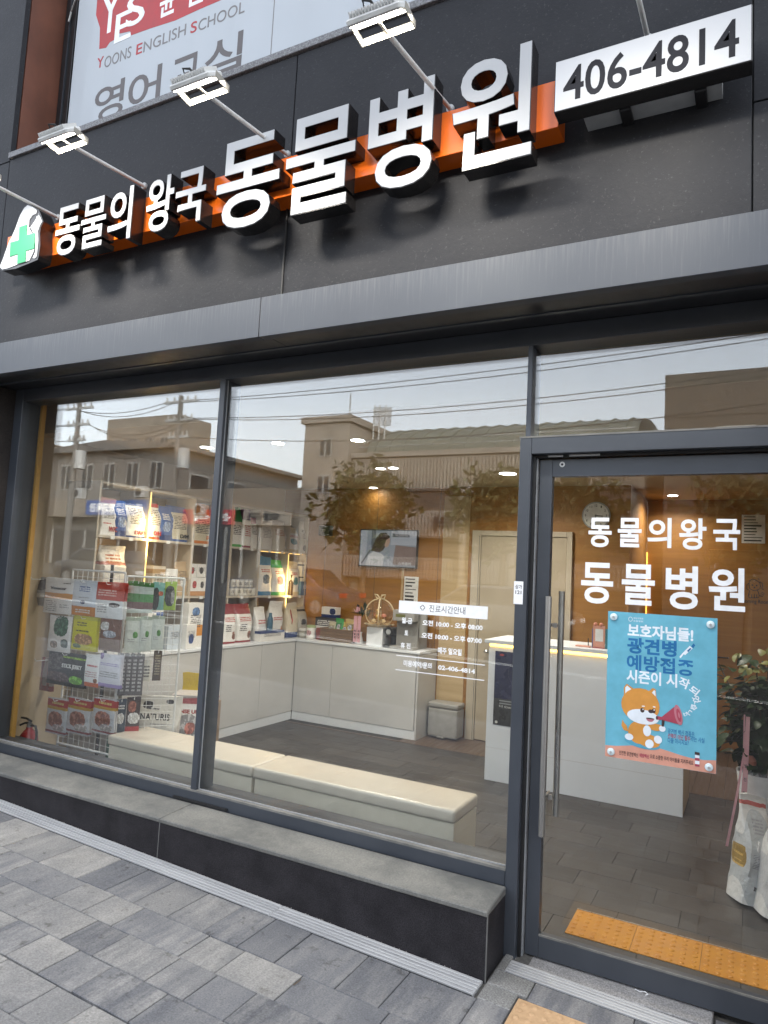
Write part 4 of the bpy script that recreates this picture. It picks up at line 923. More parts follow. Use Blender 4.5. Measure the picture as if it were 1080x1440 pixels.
# --- television and things on the wood wall
x0, x1, z0, z1 = pxrect((505.5, 770), (586.5, 772), (546, 744.5), (546, 798), YBK - .05)
TV = thing('wall_television', 'black framed television on the wood wall showing a woman with long hair', 'television', ((x0 + x1) / 2, YBK - .04, z0))
part('case', MB().box(x0, x1, YBK - .05, YBK - .012, z0, z1), M_black, TV, bevel=.003)
def scr(name, c, k=.11):
    m = emit(name, c, k); m.node_tree.nodes['Principled BSDF'].inputs['Base Color'].default_value = (*[x * .2 for x in c], 1); return m
Ms = [scr('screen_grey', (.22, .25, .29)), scr('screen_light', (.34, .36, .40)), scr('screen_hair', (.035, .022, .016)), scr('screen_skin', (.36, .24, .18)), scr('screen_white', (.50, .50, .50)), scr('screen_shade', (.10, .11, .13)), scr('screen_brown', (.16, .11, .10))]
T = lambda u, v: (x0 + .012 + (x1 - x0 - .024) * u, z0 + .014 + (z1 - z0 - .028) * v)
yt = YBK - .0505
SC_ = part('screen', MB().prism([T(0, 0), T(1, 0), T(1, 1), T(0, 1)], yt, yt + .002), Ms[0], TV)
def sp(pts, m, lay): part('screen_print', MB().prism([T(*p) for p in pts], yt - .0006 * lay, yt - .0006 * (lay - 1)), Ms[m], SC_)
sp([(.0, 0), (.12, 0), (.12, 1), (0, 1)], 1, 1); sp([(.2, .5), (.28, .5), (.28, 1), (.2, 1)], 5, 1); sp([(.55, .6), (1, .6), (1, 1), (.55, 1)], 1, 1); sp([(.6, .05), (1, .05), (1, .55), (.64, .6)], 6, 2); sp([(.58, .82), (.88, .82), (.88, .9), (.58, .92)], 5, 2)
sp([(.1, 0), (.62, 0), (.5, .18), (.4, .34), (.25, .4), (.16, .3)], 4, 2); sp([(.42, .0), (.66, .0), (.5, .22), (.46, .3)], 1, 3)
sp([(.2, .42), (.24, .6), (.29, .8), (.36, .93), (.46, .94), (.53, .84), (.53, .7), (.48, .62), (.42, .44), (.36, .38), (.28, .4)], 2, 3); sp([(.44, .58), (.47, .74), (.53, .8), (.54, .68), (.51, .56), (.47, .52)], 3, 4); sp([(.02, .05), (.05, .05), (.2, .42), (.18, .46)], 5, 3)
part('screen_print', lettering(MB(), '스퀴즐러', *(T(.7, .05)[0], T(.92, .05)[0], T(0, .05)[1], T(0, .13)[1]), yt - .0024, yt - .0012, .02), Ms[4], SC_)
q_ = onY(567, 800, YBK); tag(put('cable_duct', MB().box(q_.x - .012, q_.x + .012, YBK - .012, YBK - .0005, CT, z0 - .002).mesh('cable_duct', M_wood_pale)), 'pale cable duct down the wall below the television', 'duct')
x0, x1, z0, z1 = pxrect((449, 745), (465, 745), (457, 739), (457, 753), YBK - .06)
sb = tag(put('wall_speaker', MB().box(x0, x1, YBK - .08, YBK - .0005, z0, z1).mesh('wall_speaker', M_black, bevel=.006)), 'small black box speaker high on the wood wall', 'speaker'); part('cone', MB().cyl(((x0 + x1) / 2, YBK - .0805, (z0 + z1) / 2), ((x0 + x1) / 2, YBK - .083, (z0 + z1) / 2), .022), M_grey_metal, sb)
def notice(label, px, py0, py1, mat, Y=YBK - .001, rows=6, seed=1):
    x0, x1, z0, z1 = pxrect((px[0], (py0 + py1) / 2), (px[1], (py0 + py1) / 2), ((px[0] + px[1]) / 2, py0), ((px[0] + px[1]) / 2, py1), Y)
    o = tag(put('wall_notice', MB().box(x0, x1, Y - .003, Y, z0, z1).mesh('wall_notice', mat)), label, 'notice'); R = random.Random(seed)
    for k in range(rows):
        z = z1 - (z1 - z0) * (k + .7) / (rows + .6); h = (z1 - z0) / rows * R.uniform(.2, .55); b = x0 + (x1 - x0) * R.uniform(.55, .92)
        part('print_line', MB().box(x0 + (x1 - x0) * .1, b, Y - .0036, Y - .0029, z - h / 2, z + h / 2), M_ink, o)
    return o
notice('white printed price notice on the wood wall below the television', (568, 588), 811, 848, M_paper, seed=3, rows=7)
notice('pale framed certificate on the deep wall at the right', (1043, 1076), 724, 764, M_paper, YDP - .001, 9, 4)
# clock
q_ = onY(838, 725, YBK - .03); rr = abs(onY(858, 724, YBK - .03).x - onY(818, 726, YBK - .03).x) / 2
CK = thing('wall_clock', 'round white wall clock behind the upper door lettering', 'clock', (q_.x, YBK, q_.z))
def ydisc(r, yb, yf, n=36):
    return MB().cyl((0, yb, 0), (0, yf, 0), r, n=n)
part('case', ydisc(rr, -.0005, -.03), M_grey_metal, CK, True, bevel=.003); part('face', ydisc(rr * .9, -.0302, -.0315), M_paper, CK, True)
for k in range(12):
    a_ = math.radians(90 - 30 * (k + 1)); s_ = str(k + 1); hw = rr * (.045 if k < 9 else .085); cx, cz = rr * .73 * math.cos(a_), rr * .73 * math.sin(a_)
    part('numeral', lettering(MB(), s_, cx - hw, cx + hw, cz - rr * .085, cz + rr * .085, -.0322, -.0314, .01), M_ink, CK, True)
for ang, l, w in ((-5, .5, .03), (-95, .75, .02)):
    a_ = math.radians(ang); c, s_ = math.cos(a_), math.sin(a_); l *= rr; w *= rr
    part('hand', MB().prism([(x * c - z * s_, x * s_ + z * c) for x, z in ((-l * .15, -w), (l, -w), (l, w), (-l * .15, w))], -.0335, -.0325), M_ink, CK, True)
# grooming room door with puppy line drawing
xd = onY(997, 800, YDP - .03).x
GD = thing('grooming_room_door', 'wooden sliding door with puppy line drawing and Grooming Room lettering', 'door', (xd + .5, YDP, 0))
part('leaf', MB().box(xd, xd + 1.15, YDP - .04, YDP - .001, .01, 2.15), M_wood, GD, bevel=.003)
q_ = onY(1010, 924, YDP - .07); q2 = onY(1024, 925, YDP - .07); part('handle', MB().tube([(q_.x, YDP - .04, q_.z), (q_.x, YDP - .075, q_.z), (q2.x, YDP - .075, q_.z), (q2.x, YDP - .04, q_.z)], .008), M_black, GD)
PU = lambda a_, b_: (lambda p: (p.x, YDP - .0415, p.z))(onY(720 + a_ / 3, 600 + b_ / 3, YDP - .0415))
for L_ in ([(1000, 665), (1002, 650), (1015, 642), (1030, 648), (1045, 658), (1048, 675), (1040, 688), (1020, 692), (1003, 684), (1000, 665)], [(1000, 660), (990, 668), (990, 685), (1000, 690)], [(1046, 655), (1056, 660), (1058, 678), (1048, 682)],
           [(1003, 690), (996, 715), (1000, 722), (1040, 722), (1043, 712), (1036, 690)], [(1010, 722), (1010, 708)], [(1022, 722), (1022, 706)], [(1032, 722), (1032, 708)], [(1043, 712), (1058, 716), (1064, 704), (1056, 698), (1050, 706), (1058, 708)], [(1038, 640), (1044, 646)], [(1055, 684), (1062, 688)]):
    part('drawing_line', MB().tube([PU(*p) for p in L_], .0035, 5), M_ink, GD)
for p in ((1014, 668), (1032, 670), (1023, 678)): c = PU(*p); part('drawing_dot', MB().ell(c[0], c[2], .008, .008, c[1] - .002, c[1] + .001, 10), M_ink, GD)
c0, c1, c2 = PU(950, 735), PU(1086, 742), PU(1000, 749); part('print', lettering(MB(), 'Grooming Room', c0[0], c1[0], c2[2], c2[2] + .055, c0[1] - .001, c0[1] + .001, .01), M_ink, GD)
gl_ = tag(put('wall_light_strip', MB().box(-1.0595, -1.05, YDP - .03, YDP - .01, .9, 2.1).mesh('wall_light_strip', emit('dim_amber_strip', (1, .45, .08), .5))), 'dim amber vertical light strip in the passage corner', 'light strip')
# ------------------------------------------------------------------ packs on the shelves
def C_(*c): return lin(c)
WHT = (.74, .72, .68); INK = (.05, .045, .045); REDP = (.42, .035, .03); BLU = (.035, .085, .27); DBL = (.02, .04, .14); ORG = (.62, .25, .03); GRN = (.07, .36, .06); GRY = (.34, .34, .33)
_seed = [100]
def product(name, label, cat, loc, rz, size, kind, mat, texts=(), group=None, tilt=0.0):
    w, h, d = size; _seed[0] += 1
    mb = carton(w, h, d) if kind == 'carton' else can(w / 2, h) if kind == 'can' else pouch(w, h, d, _seed[0], kind)
    me = mb.mesh(name, mat, bevel=.0015 if kind == 'carton' else 0, smooth=kind != 'carton', fix=True)
    o = put(name, me); o.location = loc; o.rotation_euler = (tilt, 0, rz); tag(o, label, cat, group)
    for s_, u0, u1, v0, v1, tm_, b_ in texts:
        yf = -d / 2 - .0022 - (.002 if kind != 'carton' else 0)
        p = put('print', lettering(MB(), s_, -w / 2 + u0 * w, -w / 2 + u1 * w, v0 * h, v1 * h, yf - .0006, yf + (.004 if kind != 'carton' else .0018), b_).mesh('print', tm_), o, True)
    return o
SG = 'pet food packs on the wall shelves'
def on_shelf(label, pxl, pxr, top, lev, kind, mat, d=.1, texts=(), name='food_bag', cat='bag', X=None, turn=0.0):
    X = X or (XS - .02 if lev else -4.72); z = ZS[lev] + .0015
    ym = (onX(pxl, (top + 60), X).y, onX(pxr, (top + 60), X).y)
    base_py = lambda Z, px: None
    # read both edges half way up the pack
    zt = onX((pxl + pxr) / 2, top, X).z; h = max(.05, zt - z)
    def y_at(px):
        lo, hi = .2, 5.0
        for _ in range(40):
            m = (lo + hi) / 2; v = Vector((X, m, z + h * .5)) - CAM
            if 540 + FPX * v.dot(r_) / v.dot(f_) < px: lo = m
            else: hi = m
        return lo
    ya, yb = y_at(pxl), y_at(pxr)
    return product(name, label, cat, (X - d / 2, (ya + yb) / 2, z), math.pi / 2 + turn, (yb - ya, h, d), kind, mat, texts, SG)
P1 = lambda n, b=WHT, **k: pack(n, b, **k)
LN = lambda c=INK, u0=.15, u1=.85, v0=.45, v1=.75, k=7: [(u0, u1, v0, v1, k, c)]
M_redt = plain('red_print', (.40, .04, .03), .5); M_blut = plain('blue_print', BLU, .5); M_inkt = plain('black_print', (.03, .03, .03), .5); M_whtt = plain('white_print', (.75, .75, .73), .5); M_oranget = plain('orange_print', (.55, .17, .02), .5)
m_diet_red = P1('pack_white_rose_top', bands=[(.86, 1.1, (.45, .24, .22))], lines=LN(INK, .15, .8, .45, .74, 8) + LN(REDP, .15, .6, .3, .36, 1))
m_diet_blue = P1('pack_white_blue_edges', bands=[(.93, 1.1, DBL), (-.1, .05, DBL)], lines=LN(INK, .2, .85, .40, .88, 10), patch=[(.0, .5, .07, 3, BLU), (1., .5, .05, 3, BLU)])
m_diet_blue2 = P1('pack_pale_gold_blue_top', (.55, .50, .38), bands=[(.82, 1.1, BLU), (-.1, .06, BLU)], lines=LN(INK, .2, .8, .35, .75, 9), patch=[(.02, .5, .12, 3, BLU), (.98, .5, .06, 3, BLU)])
m_diet_or = P1('pack_white_red_base', bands=[(.90, 1.1, REDP), (-.1, .07, (.5, .09, .03))], lines=LN(INK, .15, .85, .4, .85, 9))
m_navy = P1('pack_deep_blue', BLU, bands=[(.0, .16, DBL)], lines=LN(WHT, .2, .8, .6, .8, 4), patch=[(.5, .4, .3, .15, (.25, .33, .5))])
m_gold = P1('pack_white_orange_top', (.55, .49, .36), bands=[(.70, 1.1, ORG), (-.1, .07, (.5, .15, .02))], lines=LN(INK, .15, .85, .25, .6, 8))
on_shelf('white food bag at the left end of the top shelf', 144, 167, 700, 2, 'bag', m_diet_red, .12, [('W/C', .45, .95, .10, .24, M_redt, .02)])
on_shelf('dark blue food bag between the leftmost bag and the strip lit bag', 164, 181, 704, 2, 'bag', m_navy, .10)
on_shelf('white and blue food bag left of the light strip on the top shelf', 178, 208, 708, 2, 'bag', m_diet_blue, .12, [('D/UT', .42, .93, .09, .21, M_redt, .03)])
on_shelf('white food bag with red base right of the light strip', 211, 229, 708, 2, 'bag', m_diet_or, .11, [('D/H', .35, .9, .11, .23, M_redt, .03)])
on_shelf('plain blue food bag second to the right of the light strip', 227, 244, 712, 2, 'bag', m_navy, .09)
on_shelf('pale gold food bag with blue top on the top shelf', 241, 268, 712, 2, 'bag', m_diet_blue2, .12, [('D/M', .5, .92, .10, .21, M_inkt, .02)])
on_shelf('food bag with orange top beside the window mullion', 272, 300, 708, 2, 'bag', m_gold, .13, [('R', .7, .9, .1, .2, M_oranget, .03)])
m_w1 = P1('pack_green_top', bands=[(.62, 1.1, (.06, .32, .14)), (-.1, .06, GRN)], lines=LN(INK, .2, .8, .3, .55, 6))
m_w2 = P1('pack_purple_top', bands=[(.72, 1.1, (.10, .04, .13)), (-.1, .05, (.2, .02, .04))], lines=LN(REDP, .2, .8, .3, .6, 6))
m_w3 = P1('pack_plain_white', lines=LN(GRY, .2, .8, .4, .8, 8))
m_w4 = P1('pack_white_brown_line', (.6, .55, .46), bands=[(.84, 1.1, (.25, .2, .17))], lines=LN((.3, .1, .03), .15, .85, .5, .7, 4))
m_rc = lambda n, top, pt: P1(n, bands=[(.78, 1.1, top), (-.1, .1, top)], lines=LN(REDP, .18, .82, .60, .70, 2), patch=[(.5, .42, .24, .12, pt)])
m_rc_blue, m_rc_green, m_rc_or = m_rc('pack_white_blue_top', (.05, .17, .3), (.08, .13, .2)), m_rc('pack_white_green_top', GRN, (.35, .1, .12)), m_rc('pack_white_cream_top', (.62, .52, .33), (.1, .25, .3))
on_shelf('white food bag with green top just right of the mullion', 326, 344, 712, 2, 'bag', m_w1, .11)
on_shelf('white food bag with dark purple top on the top shelf', 343, 356, 716, 2, 'bag', m_w2, .10)
on_shelf('white and pink food bag left of the wide shelf upright', 354, 364, 728, 2, 'bag', P1('pack_white_pink', bands=[(.8, 1.1, (.4, .12, .16))], lines=LN()), .10)
on_shelf('plain white food bag right of the wide shelf upright', 368, 386, 732, 2, 'bag', m_w3, .11)
on_shelf('cream food bag with brown lettering on the far top shelf', 386, 404, 732, 2, 'bag', m_w4, .11)
on_shelf('cream food bag with rounded top and teal pet picture', 404, 423, 742, 2, 'bag', m_rc_or, .12)
on_shelf('white food bag at the far end of the top shelf', 424, 440, 734, 2, 'bag', P1('pack_white_far', (.6, .59, .56), lines=LN(), patch=[(.4, .15, .2, .1, INK)]), .11)
# middle level
on_shelf('large rumpled white food bag behind the wire rack top', 146, 182, 768, 1, 'bag', P1('pack_rumpled_white', (.63, .58, .50), bands=[(.62, .68, (.35, .1, .05))], lines=LN((.35, .1, .04), .2, .8, .66, .86, 3), rough=.25), .18)
on_shelf('white and red carton stack beside the mullion, lower box', 266, 290, 812, 1, 'carton', P1('box_white_red', bands=[(0, .25, (.5, .25, .1))], patch=[(.3, .6, .12, .2, REDP), (.75, .6, .1, .18, INK)]), .14, name='carton', cat='box')
zz = ZS[1] + .17
for k, (a_, b_) in enumerate(((268, 279), (280, 292))):
    y0, y1 = onX(a_, 795, XS - .02).y, onX(b_, 795, XS - .02).y; hb_ = onX(a_, 812, XS - .02).z - ZS[1]
    product('carton', ('left', 'right')[k] + ' small white carton on the box beside the mullion', 'box', (XS - .09, (y0 + y1) / 2, ZS[1] + hb_ + .004), math.pi / 2, (y1 - y0, .13, .1), 'carton', P1('box_small_' + 'ab'[k], patch=[(.5, .5, .2, .25, REDP if k == 0 else INK)], lines=LN()), (), SG)
m_can = P1('can_label_white', (.62, .58, .5), bands=[(.88, 1.1, (.4, .39, .37)), (-.1, .07, (.4, .39, .37))], lines=LN(INK, .1, .9, .3, .7, 4))
yc0, yc1 = onX(322, 830, XS - .06).y, onX(358, 830, XS - .06).y
for r in range(2):
    for k in range(6 if r == 0 else 5):
        product('food_can', ('first', 'second', 'third', 'fourth', 'fifth', 'last')[k] + ' white food can from the left in the ' + ('lower', 'upper')[r] + ' row by the mullion', 'can', (XS - .06, yc0 + (yc1 - yc0) * (k + .5) / 6 + (.012 if r else 0), ZS[1] + .001 + r * .088), math.pi / 2 + k * .8, (.072, .085, .072), 'can', m_can, (), ('lower', 'upper')[r] + ' row of white food cans')
on_shelf('white food bag with teal blue top on the middle shelf', 366, 385, 783, 1, 'bag', m_rc_blue, .12)
on_shelf('white food bag with bright green top on the middle shelf', 386, 404, 788, 1, 'bag', m_rc_green, .12)
yb_ = onX(408.5, 830, XS - .05).y; mbt = MB().lathe([(.028, 0), (.03, .01), (.03, .15), (.012, .19), (.012, .225), (.014, .225), (.014, .245), (.005, .246)], 16)
ob = put('oil_bottle', mbt.mesh('oil_bottle', plain('amber_bottle', (.10, .06, .012), .15), smooth=True)); ob.location = (XS - .05, yb_, ZS[1] + .001); tag(ob, 'slim amber bottle in the light right of the green topped bag', 'bottle', SG)
on_shelf('white food bag lit yellow on the far middle shelf', 411, 423, 790, 1, 'bag', m_rc_or, .12)
on_shelf('white carton with diamond emblem at the far shelf end', 424, 440, 791, 1, 'carton', P1('box_diamond', (.6, .58, .53), bands=[(.88, .94, INK), (.52, .56, INK)], patch=[(.5, .62, .18, .14, (.3, .3, .3)), (.9, .95, .2, .08, REDP)]), .1, name='carton', cat='box')
on_shelf('small blue tub in front of the diamond carton', 423, 440, 818, 1, 'carton', P1('tub_blue', (.10, .17, .24), lines=LN(WHT, .2, .8, .5, .8, 3)), .05, name='food_tub', cat='tub', X=XS - .001)
for lb, a_, b_, t_, m_, w_ in (('cream carton behind the top of the rack side', 214, 232, 796, P1('box_cream', (.58, .5, .38), bands=[(.75, .9, (.4, .25, .1))], lines=LN()), 1),
        ('white and green carton beside the cream carton on the middle shelf', 233, 249, 800, P1('box_white_green', bands=[(0, .3, (.1, .3, .12))], lines=LN()), 1),
        ('pale brown pouch at the right of the second middle bay', 250, 266, 790, P1('pouch_brown', (.45, .33, .2), lines=LN(), patch=[(.5, .4, .25, .15, WHT)]), 1),
        ('narrow white carton on the cabinet left of the grey carton', 218, 228, 858, P1('box_narrow_white', lines=LN(BLU), bands=[(.8, .95, BLU)]), 0),
        ('pink and white carton on the cabinet behind the rack side', 206, 218, 862, P1('box_pink_white', bands=[(.5, .8, (.5, .22, .25))], lines=LN()), 0),
        ('yellow and white carton on the cabinet near the mullion', 286, 297, 862, P1('box_yellow_white', bands=[(.1, .45, (.6, .42, .06))], lines=LN()), 0)):
    on_shelf(lb, a_, b_, t_, w_, 'bag' if 'pouch' in lb else 'carton', m_, .09, name='pouch' if 'pouch' in lb else 'carton', cat='pouch' if 'pouch' in lb else 'box')
# low level on the cabinet top
on_shelf('small white and orange medicine carton on the cabinet by the mullion', 264, 285, 848, 0, 'carton', P1('box_orange_band', bands=[(.25, .5, ORG)], patch=[(.5, .8, .25, .1, (.1, .2, .4))], lines=LN()), .1, name='carton', cat='box')
on_shelf('low white carton in front of the medicine cartons', 262, 276, 878, 0, 'carton', P1('box_low_white', patch=[(.5, .4, .25, .2, BLU)], lines=LN()), .06, name='carton', cat='box', X=-4.66)
on_shelf('flat grey carton lying among the medicine boxes', 236, 262, 880, 0, 'carton', P1('box_pale_blue', (.5, .55, .6), lines=LN()), .1, name='carton', cat='box')
m_rt = P1('pack_white_maroon_top', bands=[(.74, 1.1, (.24, .03, .035)), (-.1, .05, (.24, .03, .035))], lines=LN(REDP, .12, .88, .55, .68, 3) + LN(INK, .15, .6, .3, .5, 4), patch=[(.75, .2, .12, .1, (.25, .1, .06))])
on_shelf('left of two white food bags with maroon tops', 316, 335, 850, 0, 'bag', m_rt, .13); on_shelf('right of two white food bags with maroon tops', 336, 357, 850, 0, 'bag', m_rt, .13)
on_shelf('white food bag with red lettering left of the blue bottle', 362, 376, 854, 0, 'bag', P1('pack_white_redline', lines=LN(REDP, .15, .85, .5, .65, 2)), .1)
yb_ = onX(380, 870, -4.69).y; mbt = MB().lathe([(.03, 0), (.034, .012), (.034, .2), (.03, .24), (.018, .27), (.018, .30), (.004, .301)], 16)
ob = put('shampoo_bottle', mbt.mesh('shampoo_bottle', plain('teal_bottle', (.03, .10, .15), .25), smooth=True)); ob.location = (-4.69, yb_, CT + .001); tag(ob, 'tall dark teal bottle between two white food bags', 'bottle', SG)
on_shelf('white food bag leaning right of the teal bottle', 383, 401, 846, 0, 'bag', P1('pack_white_redcorner', lines=LN(REDP, .15, .85, .5, .6, 2), patch=[(.8, .25, .1, .1, (.4, .15, .05))]), .12)
on_shelf('white and navy carton under the shelf divider', 366, 400, 887, 0, 'carton', P1('box_navy_lid', bands=[(.75, 1.1, DBL)], lines=LN()), .08, name='carton', cat='box', X=-4.64)
on_shelf('cream food bag with vertical red lettering', 406, 421, 848, 0, 'bag', P1('pack_cream_red', (.66, .58, .44), bands=[(-.1, .16, DBL)], patch=[(.35, .6, .06, .22, REDP)]), .11)
on_shelf('grey striped food bag at the counter corner', 421, 434, 854, 0, 'bag', P1('pack_grey_stripe', (.45, .42, .36), bands=[(.85, .92, INK)], patch=[(.5, .5, .25, .1, INK)]), .1)

# ------------------------------------------------------------------ things on the counter under the television
YCN = 3.66
def cx(px): return onY(px, 880, YCN).x
def ch(px, py): return onY(px, py, YCN).z - CT
def citem(name, label, cat, a_, b_, top, mat, kind='carton', d=.1, base=0.0, y=YCN, texts=()):
    return product(name, label, cat, ((cx(a_) + cx(b_)) / 2, y, CT + .001 + base), 0, (cx(b_) - cx(a_), ch((a_ + b_) / 2, top) - base, d), kind, mat, texts, 'things on the counter')
citem('carton', 'black and white carton at the bottom of the counter stack', 'box', 437, 468, 869, P1('box_black_white', (.05, .05, .055), bands=[(.4, .6, WHT)], lines=LN(WHT, .1, .9, .65, .9, 3)), y=3.80)
hb_ = ch(452, 869)
citem('carton', 'white and navy carton on top of the counter stack', 'box', 445, 466, 854, P1('box_white_navy', bands=[(.0, .3, DBL)], patch=[(.75, .6, .2, .3, DBL)]), base=hb_ + .003, y=3.80)
citem('jar', 'small glass jar with white lid on the counter', 'jar', 422, 434, 884, P1('jar_green_label', (.3, .28, .22), bands=[(.8, 1.1, WHT), (.25, .6, (.4, .38, .3))]), 'can', d=.07)
citem('jar', 'small white jar with green lid on the counter', 'jar', 435, 446, 879, P1('jar_white', bands=[(.82, 1.1, (.35, .42, .2))], patch=[(.5, .45, .3, .2, (.5, .3, .3))]), 'can', d=.07, y=3.62)
citem('jar', 'small dark red jar beside the wicker basket', 'jar', 446, 456, 883, P1('jar_red', (.22, .04, .03)), 'can', d=.07)
# wicker basket with snacks
bx0, bx1 = cx(456), cx(500); bh = ch(478, 885); BK = thing('wicker_basket', 'brown wicker basket filled with yellow snack packs on the counter', 'basket', ((bx0 + bx1) / 2, 3.68, CT + .001), 'things on the counter')
bw2 = (bx1 - bx0) / 2
mbk = MB(); 
for s_ in (1,):
    mbk.box(-bw2, bw2, -.1, -.09, 0, bh).box(-bw2, bw2, .09, .1, 0, bh).box(-bw2, -bw2 + .01, -.09, .09, 0, bh).box(bw2 - .01, bw2, -.09, .09, 0, bh).box(-bw2, bw2, -.09, .09, 0, .008)
part('body', mbk, M_wicker, BK, True, bevel=.003)
for k in range(4): part('woven_band', MB().tube([(-bw2 - .004, -.104, bh * (k + .6) / 4.2), (bw2 + .004, -.104, bh * (k + .6) / 4.2)], .006).tube([(bw2 + .004, -.104, bh * (k + .6) / 4.2), (bw2 + .004, .1, bh * (k + .6) / 4.2)], .006), M_wicker, BK, True)
part('rim', MB().tube([(-bw2, -.1, bh), (bw2, -.1, bh), (bw2, .1, bh), (-bw2, .1, bh), (-bw2, -.1, bh)], .009), M_wicker, BK, True)
for k, (dx, col, lb) in enumerate(((-.12, (.45, .42, .3), 'pale snack pack at the left in the wicker basket'), (-.03, (.05, .3, .08), 'green snack pack in the middle of the wicker basket'), (.05, (.5, .42, .1), 'yellow snack pack in the wicker basket'), (.11, (.45, .3, .06), 'golden snack pack at the right in the wicker basket'))):
    product('snack_pack', lb, 'snack', ((bx0 + bx1) / 2 + dx, 3.67 + .01 * k, CT + bh * .45), .2 * (k - 1.5), (.12, bh * 1.15 + .04 * (k % 2), .03), 'hang', P1('snack_' + 'abcd'[k], col, lines=LN(), patch=[(.5, .5, .2, .15, WHT)], rough=.2), (), 'snacks in the wicker basket', -.15)
# pink ribbon bouquet
qx = cx(507); BQ = thing('ribbon_bouquet', 'pink lily bouquet with long lettered pink ribbons on the counter', 'bouquet', (qx, 3.64, CT + .001), 'things on the counter')
part('vase', MB().lathe([(.045, 0), (.05, .02), (.03, .10), (.035, .13)], 14), M_pot, BQ, True, smooth=True)
for dx in (-.022, .026):
    part('ribbon', MB().box(dx - .02, dx + .02, -.062, -.058, .02, ch(507, 866)), M_pink, BQ, True)
    part('print', lettering(MB(), '축', dx - .012, dx + .012, .13, .155, -.0635, -.0615, .02), M_ink, BQ, True); part('print', lettering(MB(), '발', dx - .012, dx + .012, .095, .12, -.0635, -.0615, .02), M_ink, BQ, True); part('print', lettering(MB(), '전', dx - .012, dx + .012, .06, .085, -.0635, -.0615, .02), M_ink, BQ, True)
zf = ch(506, 861)
RB = random.Random(3)
def petal(l, w): 
    mb = MB().add([(0, 0, 0), (-w / 2, l * .45, .01), (0, l, .035), (w / 2, l * .45, .01), (0, l * .5, -.004)], [(0, 4, 1), (1, 4, 2), (2, 4, 3), (3, 4, 0)]); return mb.mesh('petal', M_pink, fix=False)
pm = petal(.06, .035)
for k in range(9):
    o = put('petal', pm, BQ, True); o.location = (0.0, -.06, zf); o.rotation_euler = (RB.uniform(.2, 1.5), RB.uniform(-.4, .4), k * .7)
LFM = MB().add([(0, 0, 0), (-.016, .04, .008), (0, .10, .0), (.016, .04, .008)], [(0, 1, 2, 3)]).mesh('leaf', M_leaf, fix=False)
for k in range(26):
    o = put('leaf', LFM, BQ, True); o.location = (RB.uniform(-.06, .09), RB.uniform(-.02, .05), zf + RB.uniform(-.06, .04)); o.rotation_euler = (RB.uniform(-.2, 1.4), 0, RB.uniform(0, 6.3))
# balloon gift basket
qx = cx(533); BG = thing('balloon_gift_box', 'white gift box with clear balloon dome, gold flowers and bow', 'gift box', (qx, 3.66, CT + .001), 'things on the counter')
hw = (cx(545) - cx(523)) / 2; hb_ = ch(534, 882); part('box', MB().box(-hw, hw, -hw, hw, 0, hb_), M_white_lam, BG, True, bevel=.003)
ft = MB(); n = 22
ft.add([(r * math.cos(2 * math.pi * i / n), r * math.sin(2 * math.pi * i / n), z + (.012 if (i % 2 and r > .08) else 0)) for r, z in ((hw * .9, hb_), (hw * 1.75, hb_ + .03)) for i in range(n)], [(i, (i + 1) % n, n + (i + 1) % n, n + i) for i in range(n)]); part('paper_frill', ft, M_cream, BG, True, fix=False)
rb = ch(533, 845) / 2 - hb_ / 2 + .01; cz = hb_ + rb + .0
dm = MB().lathe([(rb * math.sin(a_ * math.pi / 14) + 1e-4, cz - rb * math.cos(a_ * math.pi / 14)) for a_ in range(15)], 24); part('balloon', dm, M_film, BG, True, smooth='all')
for k in range(7): part('flower', MB().lathe([(.002, -.02), (.03, 0), (.026, .02), (.012, .03)], 9, (.055 * math.cos(k * 1.3), .055 * math.sin(k * 1.3) - .01, hb_ + .06 + .03 * (k % 3))), (M_cream, M_gold, M_peach)[k % 3], BG, True, smooth=True)
part('figure', MB().lathe([(.02, 0), (.03, .02), (.02, .05), (.028, .07), (.02, .095), (.002, .1)], 12, (0, -.05, hb_ + .10)), M_gold, BG, True, smooth=True)
for k in range(4):
    a_ = k * math.pi / 2 + .4; part('ribbon', MB().tube([(rb * 1.01 * math.sin(t) * math.cos(a_), rb * 1.01 * math.sin(t) * math.sin(a_), cz - rb * 1.01 * math.cos(t)) for t in [math.pi * (i + .5) / 12 * .99 for i in range(1, 12)]], .0075), M_cream, BG, True)
zt_ = cz + rb
for s_ in (-1, 1): part('bow', MB().tube([(0, 0, zt_), (s_ * .03, -.02, zt_ + .045), (s_ * .065, -.01, zt_ + .05), (s_ * .05, 0, zt_ + .01), (0, 0, zt_)], .009), M_cream, BG, True)
# black coffee maker
x0, x1 = cx(546), cx(559); CM = thing('coffee_capsule_machine', 'small black coffee machine left of the water dispenser', 'coffee machine', ((x0 + x1) / 2, 3.66, CT + .001), 'things on the counter'); w = (x1 - x0) / 2; hm = ch(552, 882)
part('body', MB().lathe([(w * .8, 0), (w * .8, hm * .95), (w * .5, hm)], 16, (0, .06, 0)), M_black, CM, True, smooth=True); part('head', MB().cyl((0, -.10, hm * .78), (0, .06, hm * .78), w * .85, n=18), M_black, CM, True, smooth=True); part('base', MB().box(-w, w, -.12, .12, 0, .03), M_black, CM, True, bevel=.006); part('front_ring', MB().cyl((0, -.104, hm * .78), (0, -.10, hm * .78), w * .5, n=16), M_grey_metal, CM, True)
